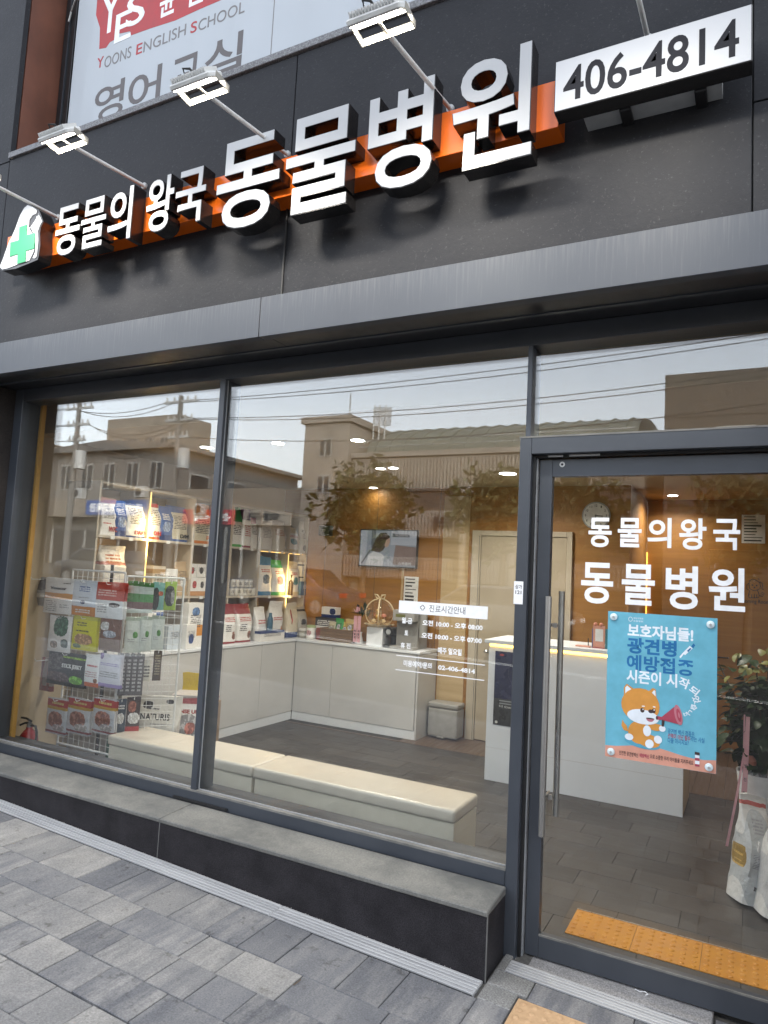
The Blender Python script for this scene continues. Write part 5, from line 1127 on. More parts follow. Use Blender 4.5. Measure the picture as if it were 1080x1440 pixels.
# water dispenser
x0, x1 = cx(560), cx(590); WD = thing('water_dispenser', 'grey white water dispenser with paper cup tube on the counter', 'water dispenser', ((x0 + x1) / 2, 3.68, CT + .001), 'things on the counter'); w = (x1 - x0) / 2; hm = ch(575, 858)
part('body', MB().box(-w, w, -.06, .2, 0, hm), M_disp, WD, True, bevel=.01, seg=2); part('head', MB().box(-w, w, -.17, -.061, hm * .72, hm), M_bin, WD, True, bevel=.01, seg=2); part('drip_tray', MB().box(-w - .01, w + .01, -.19, -.061, 0, .03), M_bin, WD, True, bevel=.004)
part('spout', MB().cyl((-.02, -.12, hm * .66), (-.02, -.12, hm * .72), .015), M_black, WD, True); part('panel', MB().box(-w * .7, w * .2, -.172, -.1701, hm * .82, hm * .9), M_leafy, WD, True)
part('cup_tube', MB().cyl((w + .045, -.02, hm * .32), (w + .045, -.02, hm * .92), .042, n=18), M_bin, WD, True, smooth=True); part('cup_bracket', MB().box(w, w + .01, -.04, .0, hm * .5, hm * .8), M_disp, WD, True)

# ------------------------------------------------------------------ wire rack with hanging packs
RA0, RA1 = Vector((-4.86, .60)), Vector((-4.262, .60)); RB1 = Vector((-3.975, .935))
RK = thing('wire_rack', 'white wire grid rack with hooks for hanging snack packs', 'rack', (-4.4, .65, 0))
def grid(P, Q, z0, z1, nv, nh, name):
    L = (Q - P); f = lambda t, z: (P.x + L.x * t, P.y + L.y * t, z)
    part('frame', MB().tube([f(0, z0), f(1, z0)], .0085).tube([f(0, z1), f(1, z1)], .0085).tube([f(0, z0), f(0, z1)], .0085).tube([f(1, z0), f(1, z1)], .0085), M_wire, RK)
    mb = MB()
    for i in range(1, nv): mb.tube([f(i / nv, z0), f(i / nv, z1)], .0022, 5)
    for i in range(1, nh): mb.tube([f(0, z0 + (z1 - z0) * i / nh), f(1, z0 + (z1 - z0) * i / nh)], .0022, 5)
    part('wire_grid', mb, M_wire, RK)
grid(RA0, RA1, .235, 1.605, 10, 26, 'a'); grid(RA1 + Vector((.01, .01)), RB1, .235, 1.58, 8, 26, 'b')
for p in (RA0, RA1, RB1): part('foot', MB().tube([(p.x, p.y, .24), (p.x, p.y, .008)], .009).tube([(p.x, p.y - .12, .008), (p.x, p.y + .12, .008)], .009), M_wire, RK)
part('post', MB().tube([((RA0.x + RA1.x) / 2 + .08, .66, .01), ((RA0.x + RA1.x) / 2 + .08, .66, 1.66)], .013), M_black, RK)
HG = 'snack packs hanging on the wire rack'
def peg(p, dirv, l=.11): 
    part('hook', MB().tube([p, p + dirv * l, p + dirv * (l + .012) + Vector((0, 0, .018))], .0028, 6), M_wire, RK)
def hangA(label, a_, b_, top, bot, mat, texts=(), y=.525, d=.022, kind='hang', name='snack_pack', n=1, step=.016):
    mx = (a_ + b_) / 2; my = (top + bot) / 2; x0, x1 = onY(a_, my, y).x, onY(b_, my, y).x; z1, z0 = onY(mx, top, y).z, onY(mx, bot, y).z
    o = None
    for k in range(n):
        q = product(name, label, 'snack pack', ((x0 + x1) / 2, y + k * step, z0), 0.03 * (k % 2) - .01, (x1 - x0, z1 - z0, d), kind, mat, texts if k == 0 else (), HG)
        if k: q['label'] = ('next' if k == 1 else 'last') + ' behind ' + label
    peg(Vector(((x0 + x1) / 2, .60, z1 - .015)), Vector((0, -1, 0)))
H1 = lambda n, b=(.80, .80, .79), **k: pack(n, b, **k)
hangA('white pack with orange band, top left of the rack', 62, 103, 813, 863, H1('hang_white_orange', bands=[(.42, .58, (.62, .27, .02))], lines=[(.1, .5, .06, .38, 6, GRY), (.6, .9, .18, .30, 2, GRY), (.65, .9, .85, .9, 1, INK)]), [('Vexacor', .25, .80, .68, .76, M_inkt, .02)], n=2)
hangA('white and light blue pack with orange base, top middle of the rack', 101, 136, 816, 866, H1('hang_blue_orange', (.62, .66, .72), bands=[(-.1, .26, (.55, .2, .02))], lines=[(.3, .75, .68, .85, 3, BLU), (.3, .75, .5, .55, 1, GRY), (.2, .8, .08, .2, 2, WHT)], patch=[(.5, .38, .1, .05, DBL)]), n=2)
hangA('red and white pack, top right of the rack front', 134, 175, 819, 870, H1('hang_red_white', bands=[(.5, 1.1, (.48, .07, .045))], lines=[(.1, .75, .62, .82, 3, (.7, .45, .4)), (.1, .45, .15, .42, 4, GRY)], patch=[(.7, .38, .18, .06, (.07, .05, .05))]), n=3)
hangA('grey and white pack at the far left edge of the rack', 50, 70, 812, 852, H1('hang_grey', (.4, .4, .4), bands=[(.3, .45, WHT)], patch=[(.5, .75, .4, .2, (.13, .13, .14))]), y=.60, d=.05)
hangA('white pack with dark green print, second row left', 68, 101, 866, 917, H1('hang_green_white', patch=[(.55, .72, .3, .28, (.05, .16, .09)), (.75, .25, .15, .12, (.12, .18, .16)), (.3, .2, .16, .1, (.4, .32, .25))]))
hangA('bright yellow snack pack in the second row', 101, 137, 867, 915, H1('hang_yellow', (.60, .56, .02), bands=[(.9, 1.1, (.5, .48, .05))], patch=[(.5, .33, .35, .16, (.6, .36, .2)), (.25, .12, .16, .06, (.08, .16, .04))], lines=[(.2, .6, .72, .86, 2, INK), (.2, .7, .55, .62, 1, INK)]), n=2)
hangA('brown treat pack in the second row right', 140, 171, 866, 916, H1('hang_brown', (.17, .085, .06), bands=[(-.1, .35, (.33, .26, .23))], patch=[(.25, .7, .2, .12, WHT), (.5, .48, .3, .1, (.45, .47, .52))], rough=.2))
hangA('black landscape jerky pack in the third row of the rack', 66, 121, 918, 965, H1('hang_black', (.035, .036, .034), bands=[(-.1, .08, (.05, .05, .05))], patch=[(.22, .7, .2, .25, (.10, .09, .085)), (.78, .22, .16, .12, (.2, .52, .03)), (.7, .87, .3, .03, (.3, .5, .05)), (.3, .25, .3, .15, (.13, .08, .07))]), [('STICK JERKY', .42, .93, .52, .68, M_whtt, .02)], n=2)
hangA('white pack with orange base in the third row', 119, 140, 920, 966, H1('hang_white_or', bands=[(-.1, .13, (.55, .12, .02))], lines=[(.1, .9, .3, .5, 3, (.5, .3, .3)), (.2, .9, .62, .72, 1, REDP)], patch=[(.8, .2, .12, .07, (.3, .12, .05))]))
hangA('white pack with lilac base in the third row', 138, 171, 920, 967, H1('hang_lilac', (.70, .69, .74), bands=[(-.1, .11, (.36, .28, .52))], lines=[(.1, .9, .3, .5, 3, GRY), (.1, .9, .65, .75, 2, (.3, .25, .5))], patch=[(.12, .95, .08, .12, (.36, .28, .52))]), n=2)
hangA('dark red stick packs at the left side of the rack', 57, 75, 925, 972, H1('hang_redstrip', (.36, .30, .28), bands=[(-.1, .16, (.3, .04, .03))], patch=[(.15, .5, .12, 2, (.3, .06, .05)), (.7, .5, .1, 2, (.3, .06, .05))]), y=.60, n=2)
m_silver = H1('hang_silver_foil', (.62, .62, .63), bands=[(.76, .97, (.46, .04, .03)), (.70, .78, (.55, .32, .04)), (.04, .10, (.25, .03, .03))], patch=[(.5, .42, .33, .22, (.45, .18, .12)), (.65, .2, .25, .1, (.6, .52, .48))], lines=[(.25, .8, .84, .94, 1, (.7, .6, .2))], rough=.16, metal=.35)
for k, (a_, b_) in enumerate(((65, 95), (94, 128), (130, 163))): hangA(('left', 'middle', 'right')[k] + ' silver foil pack with red label in the bottom row', a_, b_, 982, 1033, m_silver, n=2, d=.03)
# second panel, facing the door
uB = Vector((RB1.x - RA1.x, RB1.y - RA1.y, 0)).normalized(); nB = Vector((uB.y, -uB.x, 0)); angB = math.atan2(uB.y, uB.x)
def onB(px, py, off=.055):
    v = ray(px, py); o = Vector((RA1.x, RA1.y, 0)) + nB * off; t = (o - CAM).dot(nB) / v.dot(nB); return CAM + v * t
def hangB(label, a_, b_, top, bot, mat, off=.055, d=.02, turn=0.0):
    my = (top + bot) / 2; pa, pb = onB(a_, my, off), onB(b_, my, off); w = (pb - pa).dot(uB); z1, z0 = onB((a_ + b_) / 2, top, off).z, onB((a_ + b_) / 2, bot, off).z
    c = (pa + pb) / 2; product('snack_pack', label, 'snack pack', (c.x, c.y, z0), angB + turn, (w, z1 - z0, d), 'hang', mat, (), HG)
    h = c - nB * off; peg(Vector((h.x, h.y, z1 - .012)), nB, off + .05)
m_gp = H1('hang_leafgreen', (.60, .66, .58), bands=[(.86, 1.1, (.08, .22, .06)), (.35, .62, (.10, .30, .09)), (.12, .35, (.22, .13, .12))], rough=.2)
for k, a_ in enumerate((178, 186, 194, 202)): hangB(('first', 'second', 'third', 'fourth')[k] + ' green and white pack from the left on the rack side', a_, a_ + 14, 817 + k, 862, m_gp, .05 + .02 * k, .012, -.35)
hangB('teal and black pack in the top row of the rack side', 214, 231, 819, 858, H1('hang_teal', (.2, .42, .38), patch=[(.3, .4, .28, .4, (.03, .03, .03)), (.7, .6, .2, .08, (.5, .12, .05))]))
hangB('lime and black pack at the far end of the top row', 231, 248, 818, 858, H1('hang_lime', (.32, .48, .06), patch=[(.45, .5, .4, .36, (.05, .05, .05)), (.7, .45, .15, .25, (.35, .35, .34))]))
m_leafp = H1('hang_white_leaf', (.62, .65, .58), patch=[(.6, .5, .14, .09, (.1, .3, .05))], lines=[(.2, .6, .3, .42, 2, GRY)], bands=[(.9, 1.1, (.4, .46, .36))])
for k, (a_, b_) in enumerate(((175, 200), (196, 214), (212, 231))): hangB(('left', 'middle', 'right')[k] + ' pale pack with green leaf print on the rack side', a_, b_, 868 - k, 918 - 2 * k, m_leafp, .06 + .012 * k, .016, -.1 * k)
m_stk = H1('hang_dark_stick', (.11, .095, .09), lines=[(.3, .75, .1, .9, 9, (.5, .48, .45))], bands=[(.93, 1.1, (.3, .3, .3))], rough=.25)
for k, a_ in enumerate((167, 175, 183, 191)): hangB(('first', 'second', 'third', 'fourth')[k] + ' dark stick pack from the left on the rack side', a_, a_ + 11, 919, 978, m_stk, .05 + .012 * k, .012, -.2)
hangB('cream pack with dark ink print on the rack side', 200, 212, 928, 958, H1('hang_cream', (.6, .57, .48), lines=[(.15, .85, .2, .8, 4, INK)]), .07); hangB('brown pack at the far end of the third row', 215, 227, 915, 957, H1('hang_darkbrown', (.07, .045, .025), lines=[(.2, .8, .2, .9, 8, (.3, .25, .15))]))
hangB('dark blue pack in the bottom row of the rack side', 162, 177, 983, 1030, H1('hang_darkblue', (.035, .05, .075), patch=[(.5, .42, .33, .16, WHT)], lines=LN(WHT, .2, .8, .7, .85, 2)), .06); hangB('black and red pack in the bottom row of the rack side', 177, 197, 980, 1028, H1('hang_blackred', (.045, .03, .03), bands=[(-.1, .14, (.36, .03, .03))], patch=[(.4, .72, .28, .16, (.3, .09, .05)), (.55, .38, .4, .16, WHT)]), .06)

# ------------------------------------------------------------------ bags on the floor behind the bench
def floor_bag(label, a_, b_, top, y, mat, d=.14, texts=(), rz=.45, z=0.0, name='food_bag', kind='bag', hmin=0):
    pa, pb = onY(a_, top + 30, y), onY(b_, top + 30, y); zt = onY((a_ + b_) / 2, top, y).z
    return product(name, label, 'bag', ((pa.x + pb.x) / 2, y + .02, z + .001), rz, ((pb.x - pa.x) / max(.6, math.cos(rz) ), zt - z, d), kind, mat, texts, 'food bags on the floor behind the bench')
floor_bag('off white food bag with black lettering behind the left bench', 203, 241, 980, 1.12, P1('bag_off_white', (.64, .62, .57), patch=[(.72, .93, .09, .03, INK), (.2, .88, .12, .05, INK)], lines=[(.3, .85, .63, .66, 1, GRY), (.2, .5, .82, .85, 1, INK)]), .14, [('NATURIS', .10, .80, .70, .79, M_inkt, .02)], .5)
floor_bag('white food bag with maroon top band on the floor beside the mullion', 238, 276, 984, 1.30, P1('bag_maroon_band', (.62, .61, .6), bands=[(.93, 1.1, (.3, .06, .06))], patch=[(.6, .62, .28, .16, (.32, .31, .31)), (.68, .6, .12, .08, (.4, .12, .08))], lines=[(.04, .2, .3, .85, 12, GRY)]), .14, [('SENSE UP', .30, .88, .82, .88, M_redt, .04)], .5)
floor_bag('crumpled yellow bag standing behind the floor bags', 257, 281, 946, 1.75, P1('bag_yellow', (.60, .43, .01), patch=[(.5, .6, .2, .1, (.5, .3, .01))], rough=.25), .16, (), .6)
product('food_bag', 'white and red food bag lying flat on the floor bags', 'bag', (-4.32, 1.55, .50), .5, (.36, .07, .26), 'carton', P1('bag_lying', (.55, .5, .47), bands=[(.3, .5, (.3, .06, .05))], lines=LN()), (), 'food bags on the floor behind the bench')
product('storage_box', 'brown storage box carrying the lying food bag', 'box', (-4.32, 1.56, .001), .5, (.38, .495, .26), 'carton', P1('box_storage', (.30, .2, .12)), (), None)
product('cleaning_bucket', 'dark green plastic tub under the wire rack', 'tub', (-4.42, .78, .001), 0, (.13, .30, .12), 'can', P1('tub_green', (.012, .10, .06)), (), None)

# ------------------------------------------------------------------ plant and the two food bags by the door
pz = onY(1072, 1086, 2.0).z; PX = .075
PL = thing('potted_plant', 'tall glossy leaved plant in a tapered white pot with pink ribbons', 'plant', (PX, 2.0, 0))
part('pot', MB().lathe([(.09, 0), (.10, .02), (.155, pz - .02), (.16, pz), (.148, pz), (.143, pz - .03), (.001, pz - .035)], 28), M_pot, PL, True, smooth=True)
RP = random.Random(9)
def leaf_mesh(l, w, mat):
    v = []; f = []; n = 6
    for i in range(n + 1):
        t = i / n; ww = w * math.sin(math.pi * min(1, t * .93 + .05)) ** .8; z = -.28 * l * t * t
        v += [(-ww / 2, l * t, z + .12 * ww), (0, l * t, z), (ww / 2, l * t, z + .12 * ww)]
    for i in range(n):
        b = i * 3; f += [(b, b + 1, b + 4, b + 3), (b + 1, b + 2, b + 5, b + 4)]
    me = MB().add(v, f).mesh('leaf', mat, fix=False, smooth='all'); return me
LM = [leaf_mesh(.09, .06, M_leaf), leaf_mesh(.07, .05, M_leaf), leaf_mesh(.11, .07, M_leaf), leaf_mesh(.06, .04, M_leafy)]
stems = []
for k in range(12):
    a_ = RP.uniform(0, 6.28); r = RP.uniform(.08, .28); zt_ = RP.uniform(.95, 1.40)
    P_ = [(0.02 * math.cos(a_), .02 * math.sin(a_), pz - .04), (r * .4 * math.cos(a_), r * .4 * math.sin(a_), (pz + zt_) / 2), (r * math.cos(a_), r * math.sin(a_), zt_)]
    part('stem', MB().tube(P_, .005), M_stem, PL, True); stems.append(P_)
for k in range(560):
    P_ = RP.choice(stems); t = RP.uniform(.15, 1.05); a, b, c = (Vector(p) for p in P_)
    q = a.lerp(b, min(1, t * 2)) if t < .5 else b.lerp(c, (t - .5) * 2)
    q = q + Vector((RP.gauss(0, .07), RP.gauss(0, .07), RP.gauss(0, .05)))
    m = LM[3] if (q.z > 1.15 and RP.random() < .45) else RP.choice(LM[:3])
    o = put('leaf', m, PL, True); o.location = q; out = math.atan2(q.y, q.x) - math.pi / 2
    o.rotation_euler = (RP.uniform(-.9, .5), RP.uniform(-.5, .5), out + RP.uniform(-1.1, 1.1)); s_ = RP.uniform(.75, 1.25); o.scale = (s_, s_, s_)
for k, (pt, w, txt) in enumerate(((((1047, 1005), (1046, 1060), (1036, 1120), (1022, 1190)), .008, ''), (((1052, 1008), (1049, 1075), (1046, 1120), (1040, 1168)), .017, '축하합니다'))):
    Q_ = [onY(*p, 1.84 - .03 * k) for p in pt]; mb = MB(); w = (w, .019)[k]
    vs_ = []
    for i, q in enumerate(Q_):
        ww = w * (.6 + .4 * i / 3)
        for dx in (-ww, ww): vs_ += [(q.x + dx, q.y, q.z), (q.x + dx, q.y + .001, q.z)]
    mb.add(vs_, [t for i in range(3) for t in ((4 * i, 4 * i + 2, 4 * i + 6, 4 * i + 4), (4 * i + 1, 4 * i + 5, 4 * i + 7, 4 * i + 3), (4 * i, 4 * i + 4, 4 * i + 5, 4 * i + 1), (4 * i + 2, 4 * i + 3, 4 * i + 7, 4 * i + 6))])
    part('ribbon', mb, M_pink, PL)
    for j, ch_ in enumerate('발전하세요' if k else ''):
        t = .35 + j * .14; i = int(t * 3); q = Q_[i].lerp(Q_[i + 1], t * 3 - i); part('print', lettering(MB(), ch_, q.x - .008, q.x + .008, q.z - .011, q.z + .011, q.y - .0018, q.y + .0005, .01), M_ink, PL)
q = onY(1056, 1073, 1.86); part('flower', MB().lathe([(.004, -.04), (.03, -.01), (.034, .02), (.012, .045)], 10, tuple(q)), M_peach, PL, smooth=True)
def side_bag(label, px0, px1, top, y, mat, rz, w, d):
    zt = onY((px0 + px1) / 2, top, y).z; c = onY((px0 + px1) / 2, 1200, y)
    o = product('food_bag', label, 'bag', (c.x, y, .001), rz, (w, zt, d), 'bag', mat, (), 'white food bags on the floor inside the door', -.08); o.rotation_euler = (-.08, .16, rz); o.location.x -= .02; return o
m_sb = pack('bag_white_grey_panel', (.60, .60, .585), patch=[(.5, .42, .51, .45, (.42, .44, .45)), (.03, .42, .05, .10, (.42, .27, .06)), (.45, .55, .09, .05, (.66, .66, .65))], lines=[(.25, .75, .34, .48, 9, (.2, .2, .22)), (.3, .7, .66, .8, 5, (.3, .3, .32)), (.35, .75, .14, .21, 1, INK)], bands=[(.9, .94, (.45, .1, .08))], rough=.3)
side_bag('white food bag with grey side panel and gold patch inside the door', 1032, 1076, 1122, 1.31, m_sb, .5, .15, .20)
side_bag('second white food bag cut off by the right picture edge', 1074, 1112, 1158, 1.20, pack('bag_white_plain_panel', (.60, .60, .585), patch=[(.5, .42, .51, .45, (.46, .47, .48))], lines=[(.25, .75, .34, .48, 9, (.2, .2, .22)), (.3, .7, .66, .8, 5, (.3, .3, .32))], rough=.3), .3, .17, .24)
# ------------------------------------------------------------------ across the street (seen mirrored in the glass)
YS_ = -24.0; GZ = -.2
def mir(px, py, Y): return onY(px, py, Y)            # mirrored sight line meets a plane Y metres in front of the shop
def windows(t, x0, x1, z0, z1, nx, nz, y, mw=.55, mh=.55, mat=None, fr=True):
    for j in range(nz):
        for i in range(nx):
            cx_, cz_ = x0 + (x1 - x0) * (i + .5) / nx, z0 + (z1 - z0) * (j + .5) / nz; w, h = (x1 - x0) / nx * mw / 2, (z1 - z0) / nz * mh / 2
            f = part('window', MB().box(cx_ - w, cx_ + w, y - .02, y + .05, cz_ - h, cz_ + h), M_winframe, t)
            for s_ in (-1, 1): part('pane', MB().box(cx_ + (s_ - 1) * w / 2 + .05, cx_ + (s_ + 1) * w / 2 - .05, y + .045, y + .06, cz_ - h + .06, cz_ + h - .06), M_win, f)
# gabled house
a, b = mir(72, 647, 24).x, mir(245, 628, 24).x; ez = mir(245, 628, 24).z
Hs = thing('eaves_house', 'grey three storey house with low gabled roof and ground floor shops', 'house', ((a + b) / 2, YS_ - 5, GZ))
part('wall', MB().box(a, b, YS_ - 11.5, YS_, GZ, ez - .1), M_wallA, Hs); part('roof', MB().prism([(a - .5, ez - .1), (b + .5, ez - .1), (b + .5, ez + .12), ((a + b) / 2, ez + .5), (a - .5, ez + .12)], YS_ + .5, YS_ - 12), M_roof, Hs)
windows(Hs, a + .5, b - .3, 5.2, 7.6, 5, 1, YS_, .5, .62); 
part('canopy_band', MB().box(a, b, YS_, YS_ + 1.0, 4.0, 5.0), M_wallB, Hs); part('shopfront', MB().box(a + .3, b - .3, YS_, YS_ + .08, .2, 3.3), M_shop_dark, Hs)
sg = part('blue_signboard', MB().box(b - 5.2, b - .6, YS_ + 1.0, YS_ + 1.12, 4.1, 4.9), M_blue_sign, Hs)
m_ = lettering(MB(), '배이비종합교육관', -(b - .9), -(b - 4.9), 4.25, 4.75, -(YS_ + 1.135), -(YS_ + 1.12), .03); m_.v = [(-x, -y, z) for x, y, z in m_.v]; part('print', m_, M_vinyl, sg)
for k in range(7): part('mullion', MB().box(a + .8 + k * (b - a - 1.6) / 6 - .06, a + .8 + k * (b - a - 1.6) / 6 + .06, YS_ + .08, YS_ + .14, .2, 3.3), M_winframe, Hs)
for k in range(3):
    y = YS_ - 2 - 3.2 * k; f = part('window', MB().box(b - .03, b + .03, y - .8, y + .8, 5.4, 6.7), M_winframe, Hs); part('pane', MB().box(b + .025, b + .04, y - .7, y + .7, 5.5, 6.6), M_win, f)
# flat grey block further left, behind the house
c0, c1 = mir(25, 600, 30).x, mir(130, 600, 30).x; zt = mir(80, 607, 30).z
Bk = thing('flat_roof_block', 'plain grey flat roofed block at the far left across the street', 'building', ((c0 + c1) / 2, -34, GZ)); part('wall', MB().box(c0, c1, -42, -38.2, GZ, zt + 3), M_wallB, Bk); windows(Bk, c0 + .5, c1 - .5, 2, zt + 2, 4, 3, -38.2)
# low podium between the house and the hall
d0, d1 = b + .15, mir(438, 700, 24).x - .1
Pd = thing('low_shop_row', 'low cream shop row with dark shopfronts between house and hall', 'building', ((d0 + d1) / 2, YS_ - 3, GZ)); part('wall', MB().box(d0, d1, YS_ - 9, YS_, GZ, 5.6), M_wallB, Pd); part('shopfront', MB().box(d0 + .2, d1 - .2, YS_, YS_ + .06, .2, 3.6), M_shop_dark, Pd)
for k in range(8): part('mullion', MB().box(d0 + .6 + k * (d1 - d0 - 1.2) / 7 - .07, d0 + .6 + k * (d1 - d0 - 1.2) / 7 + .07, YS_ + .06, YS_ + .12, .2, 3.6), M_winframe, Pd)
# hall with tower and rounded roof
t0, t1 = mir(438, 600, 24).x, mir(500, 600, 24).x; tz = mir(440, 600, 24).z
Hl = thing('stone_hall', 'large pale stone hall with square tower, ribbed front and rounded green roof', 'building', (-11, YS_ - 8, GZ))
part('tower', MB().box(t0, t1, YS_ - 12, YS_ + .6, GZ, tz), M_wallC, Hl); part('parapet', MB().box(t0 - .15, t1 + .15, YS_ - 12, YS_ + .75, tz, tz + .3), M_wallC, Hl); windows(Hl, t0 + .8, t1 - .8, 4.8, tz - .3, 1, 2, YS_ + .6, .8, .5)
h0, h1 = t1 + .05, mir(903, 720, 24).x; hz = mir(640, 640, 24).z
part('front_wall', MB().box(h0, h1, YS_ - 14, YS_, GZ, hz), M_wallC, Hl)
ZB = [hz - .05, 5.35, 4.45, 3.3, 2.45, 1.5]
for (zt_, zb_), dy in (((ZB[0], ZB[1]), .25), ((ZB[2], ZB[3]), .55), ((ZB[4], ZB[5]), .55)):
    part('parapet_band', MB().box(h0, h1 + .05, YS_, YS_ + dy, zb_, zt_), M_wallC, Hl)
    ribs = MB(); n = 80
    for k in range(n): x = h0 + .1 + (h1 - h0 - .2) * k / (n - 1); ribs.box(x - .05, x + .05, YS_ + dy + .001, YS_ + dy + .07, zb_ + .06, zt_ - .06)
    struct(part('rib_cladding', ribs, M_wallC, Hl), 'stuff')
for zt_, zb_ in ((ZB[1], ZB[2]), (ZB[3], ZB[4])): part('brown_band', MB().box(h0, h1, YS_ + .002, YS_ + .12, zb_ + .002, zt_ - .002), M_wallD, Hl)
part('entrance_glass', MB().box(h0 + .5, h1 - .5, YS_ + .002, YS_ + .06, .2, 1.48), M_shop_dark, Hl)
for px in (650, 665, 720): x = mir(px, 720, 23).x; part('column', MB().cyl((x, YS_ + .95, GZ), (x, YS_ + .95, 5.3), .16, n=10), M_wallC, Hl)
part('balcony_rail', MB().tube([(h0 + .3, YS_ + .3, hz + .75), (h1 - .3, YS_ + .3, hz + .75)], .03).tube([(h0 + .3, YS_ + .3, hz + .48), (h1 - .3, YS_ + .3, hz + .48)], .02), M_grey_metal, Hl)
part('ledge', MB().box(h0, h1 + .1, YS_, YS_ + .4, hz - .02, hz + .2), M_wallC, Hl)
rf = MB(); P_ = []
for k in range(11): t = math.pi * k / 10; P_.append((YS_ - 6.5 + 6.3 * math.cos(t), hz + .2 + 2.0 * math.sin(t)))
rf.add([(x, y, z) for x in (h0 + .4, h1 - .3) for y, z in P_], [(i, i + 1, 12 + i, 11 + i) for i in range(10)] + [tuple(range(11)), tuple(range(11, 22))]); part('roof', rf, M_roofgreen, Hl)
rr = MB()
for k in range(16):
    x = h0 + .8 + (h1 - h0 - 1.6) * k / 15; rr.tube([(x, y, z + .03) for y, z in P_[:7]], .05, 5)
struct(part('roof_seam', rr, M_roofgreen, Hl), 'stuff')
m_ = lettering(MB(), '디센터', 5.6, 8.4, 3.6, 4.2, -(YS_ + .66), -(YS_ + .60), .04); m_.v = [(-x - 3.4, -y, z) for x, y, z in m_.v]; part('print', m_, M_shop_dark, Hl)
for k, px in enumerate((480, 515, 523, 531)):
    x = mir(px, 600, 24).x; zt = mir(px, 565 if k else 548, 24).z
    fp = thing('flag_pole', ('thin bare aerial mast on the hall tower', 'flag pole nearest the hall tower', 'middle flag pole on the hall roof', 'right flag pole on the hall roof')[k], 'flag pole', (x, YS_ - .6, tz), 'poles on the hall roof'); part('pole', MB().tube([(x, YS_ - .6, tz + .2 if x < t1 else hz + .2), (x, YS_ - .6, zt)], .035, 6), M_grey_metal, fp)
    if k: part('flag', MB().box(x + .04, x + .32, YS_ - .61, YS_ - .6, zt - 1.0, zt - .1), M_banner, fp)
# dark tall block at the right
e0 = mir(934, 600, 24).x; ez_ = mir(932, 527, 24).z
Dk = thing('tall_brown_block', 'tall dark brown stone block across the street at the right', 'building', (e0 + 5, YS_ - 6, GZ)); part('wall', MB().box(e0, e0 + 11, YS_ - 12, YS_, GZ, ez_), M_wallD, Dk)
for k in range(1, 6): part('stone_course', MB().box(e0 - .02, e0 + 11.02, YS_, YS_ + .03, ez_ * k / 6 - .04, ez_ * k / 6 + .04), M_wallD, Dk)
windows(Dk, e0 + 1.2, e0 + 10.5, 1.5, ez_ - 1.5, 4, 3, YS_, .55, .5)
wm_ = thing('wall_marker', 'long low beige building closing the street far to the right', 'building', (18, -26, GZ)); part('wall', MB().box(e0 + 11.5, 34, -34, -25, GZ, 7), M_wallB, wm_); windows(wm_, e0 + 12, 33, 1, 6.6, 9, 2, -25)
wl = thing('corner_building', 'cream four storey building closing the street far to the left', 'building', (-52, -28, GZ)); part('wall', MB().box(-62, a - 3, -36, -26, GZ, 9), M_wallB, wl); windows(wl, -60, a - 4, 1, 8.6, 7, 3, -26)
# utility poles and wires
pts = []
for k, (px, top) in enumerate(((110, 566), (253, 556))):
    q = mir(px, top, 13); x = q.x; y = -q.y + .0; zt = q.z
    t = thing('utility_pole', ('utility pole with transformer at the left edge of the street', 'utility pole with crossarms in front of the house')[k], 'utility pole', (x, -13 - 4.3, GZ)); yp_ = -17.3; s = (17.3 + 3.236) / (13 + 3.236); x = x * s; zt = 1.7 + (zt - 1.7) * s
    t.location = (x, yp_, GZ)
    part('pole', MB().cyl((x, yp_, GZ), (x, yp_, zt), .16, .10, 12), M_pole, t)
    for dz, l in ((.25, .9), (1.0, .75), (1.7, .55)):
        part('crossarm', MB().box(x - l, x + l, yp_ - .05, yp_ + .05, zt - dz - .05, zt - dz + .05), M_grey_metal, t)
        for s_ in (-.85, -.4, .4, .85): part('insulator', MB().cyl((x + s_ * l, yp_, zt - dz + .05), (x + s_ * l, yp_, zt - dz + .22), .05, .03, 8), M_winframe, t)
    part('transformer', MB().cyl((x + .38, yp_, zt - 3.0), (x + .38, yp_, zt - 2.2), .24, n=12), M_grey_metal, t); part('bracket', MB().box(x, x + .4, yp_ - .03, yp_ + .03, zt - 2.3, zt - 2.2), M_grey_metal, t)
    pts.append((x, yp_, zt))
t = thing('utility_pole', 'utility pole on the far pavement right of the shop', 'utility pole', (6.5, -17.3, GZ)); part('pole', MB().cyl((6.5, -17.3, GZ), (6.5, -17.3, 9.2), .16, .1, 12), M_pole, t); part('crossarm', MB().box(5.7, 7.3, -17.35, -17.25, 8.9, 9.0), M_grey_metal, t); pts.append((6.5, -17.3, 9.2))
wl_ = ['highest', 'second', 'third', 'fourth', 'lowest']
for k in range(5):
    def sag(A, Bp, s_): return [Vector(A).lerp(Vector(Bp), i / 18) - Vector((0, 0, s_ * 4 * (i / 18) * (1 - i / 18))) for i in range(19)]
    off = (-.7, -.3, .5, .7, .2)[k]; dz = (.2, .25, .95, 1.0, 1.7)[k]; P_ = []
    for A, Bp in zip(pts, pts[1:]): P_ += sag((A[0] + off, A[1], A[2] - dz), (Bp[0] + off, Bp[1], Bp[2] - dz), .35 + .13 * k)
    P_ = [(pts[0][0] - 20, -17.3, pts[0][2] - dz - .2)] + P_ + [(30, -17.3, 9 - dz)]
    tag(put('power_line', MB().tube(P_, .015, 5).mesh('power_line', M_cable)), wl_[k] + ' overhead power line along the far side of the street', 'power line', 'overhead power lines')
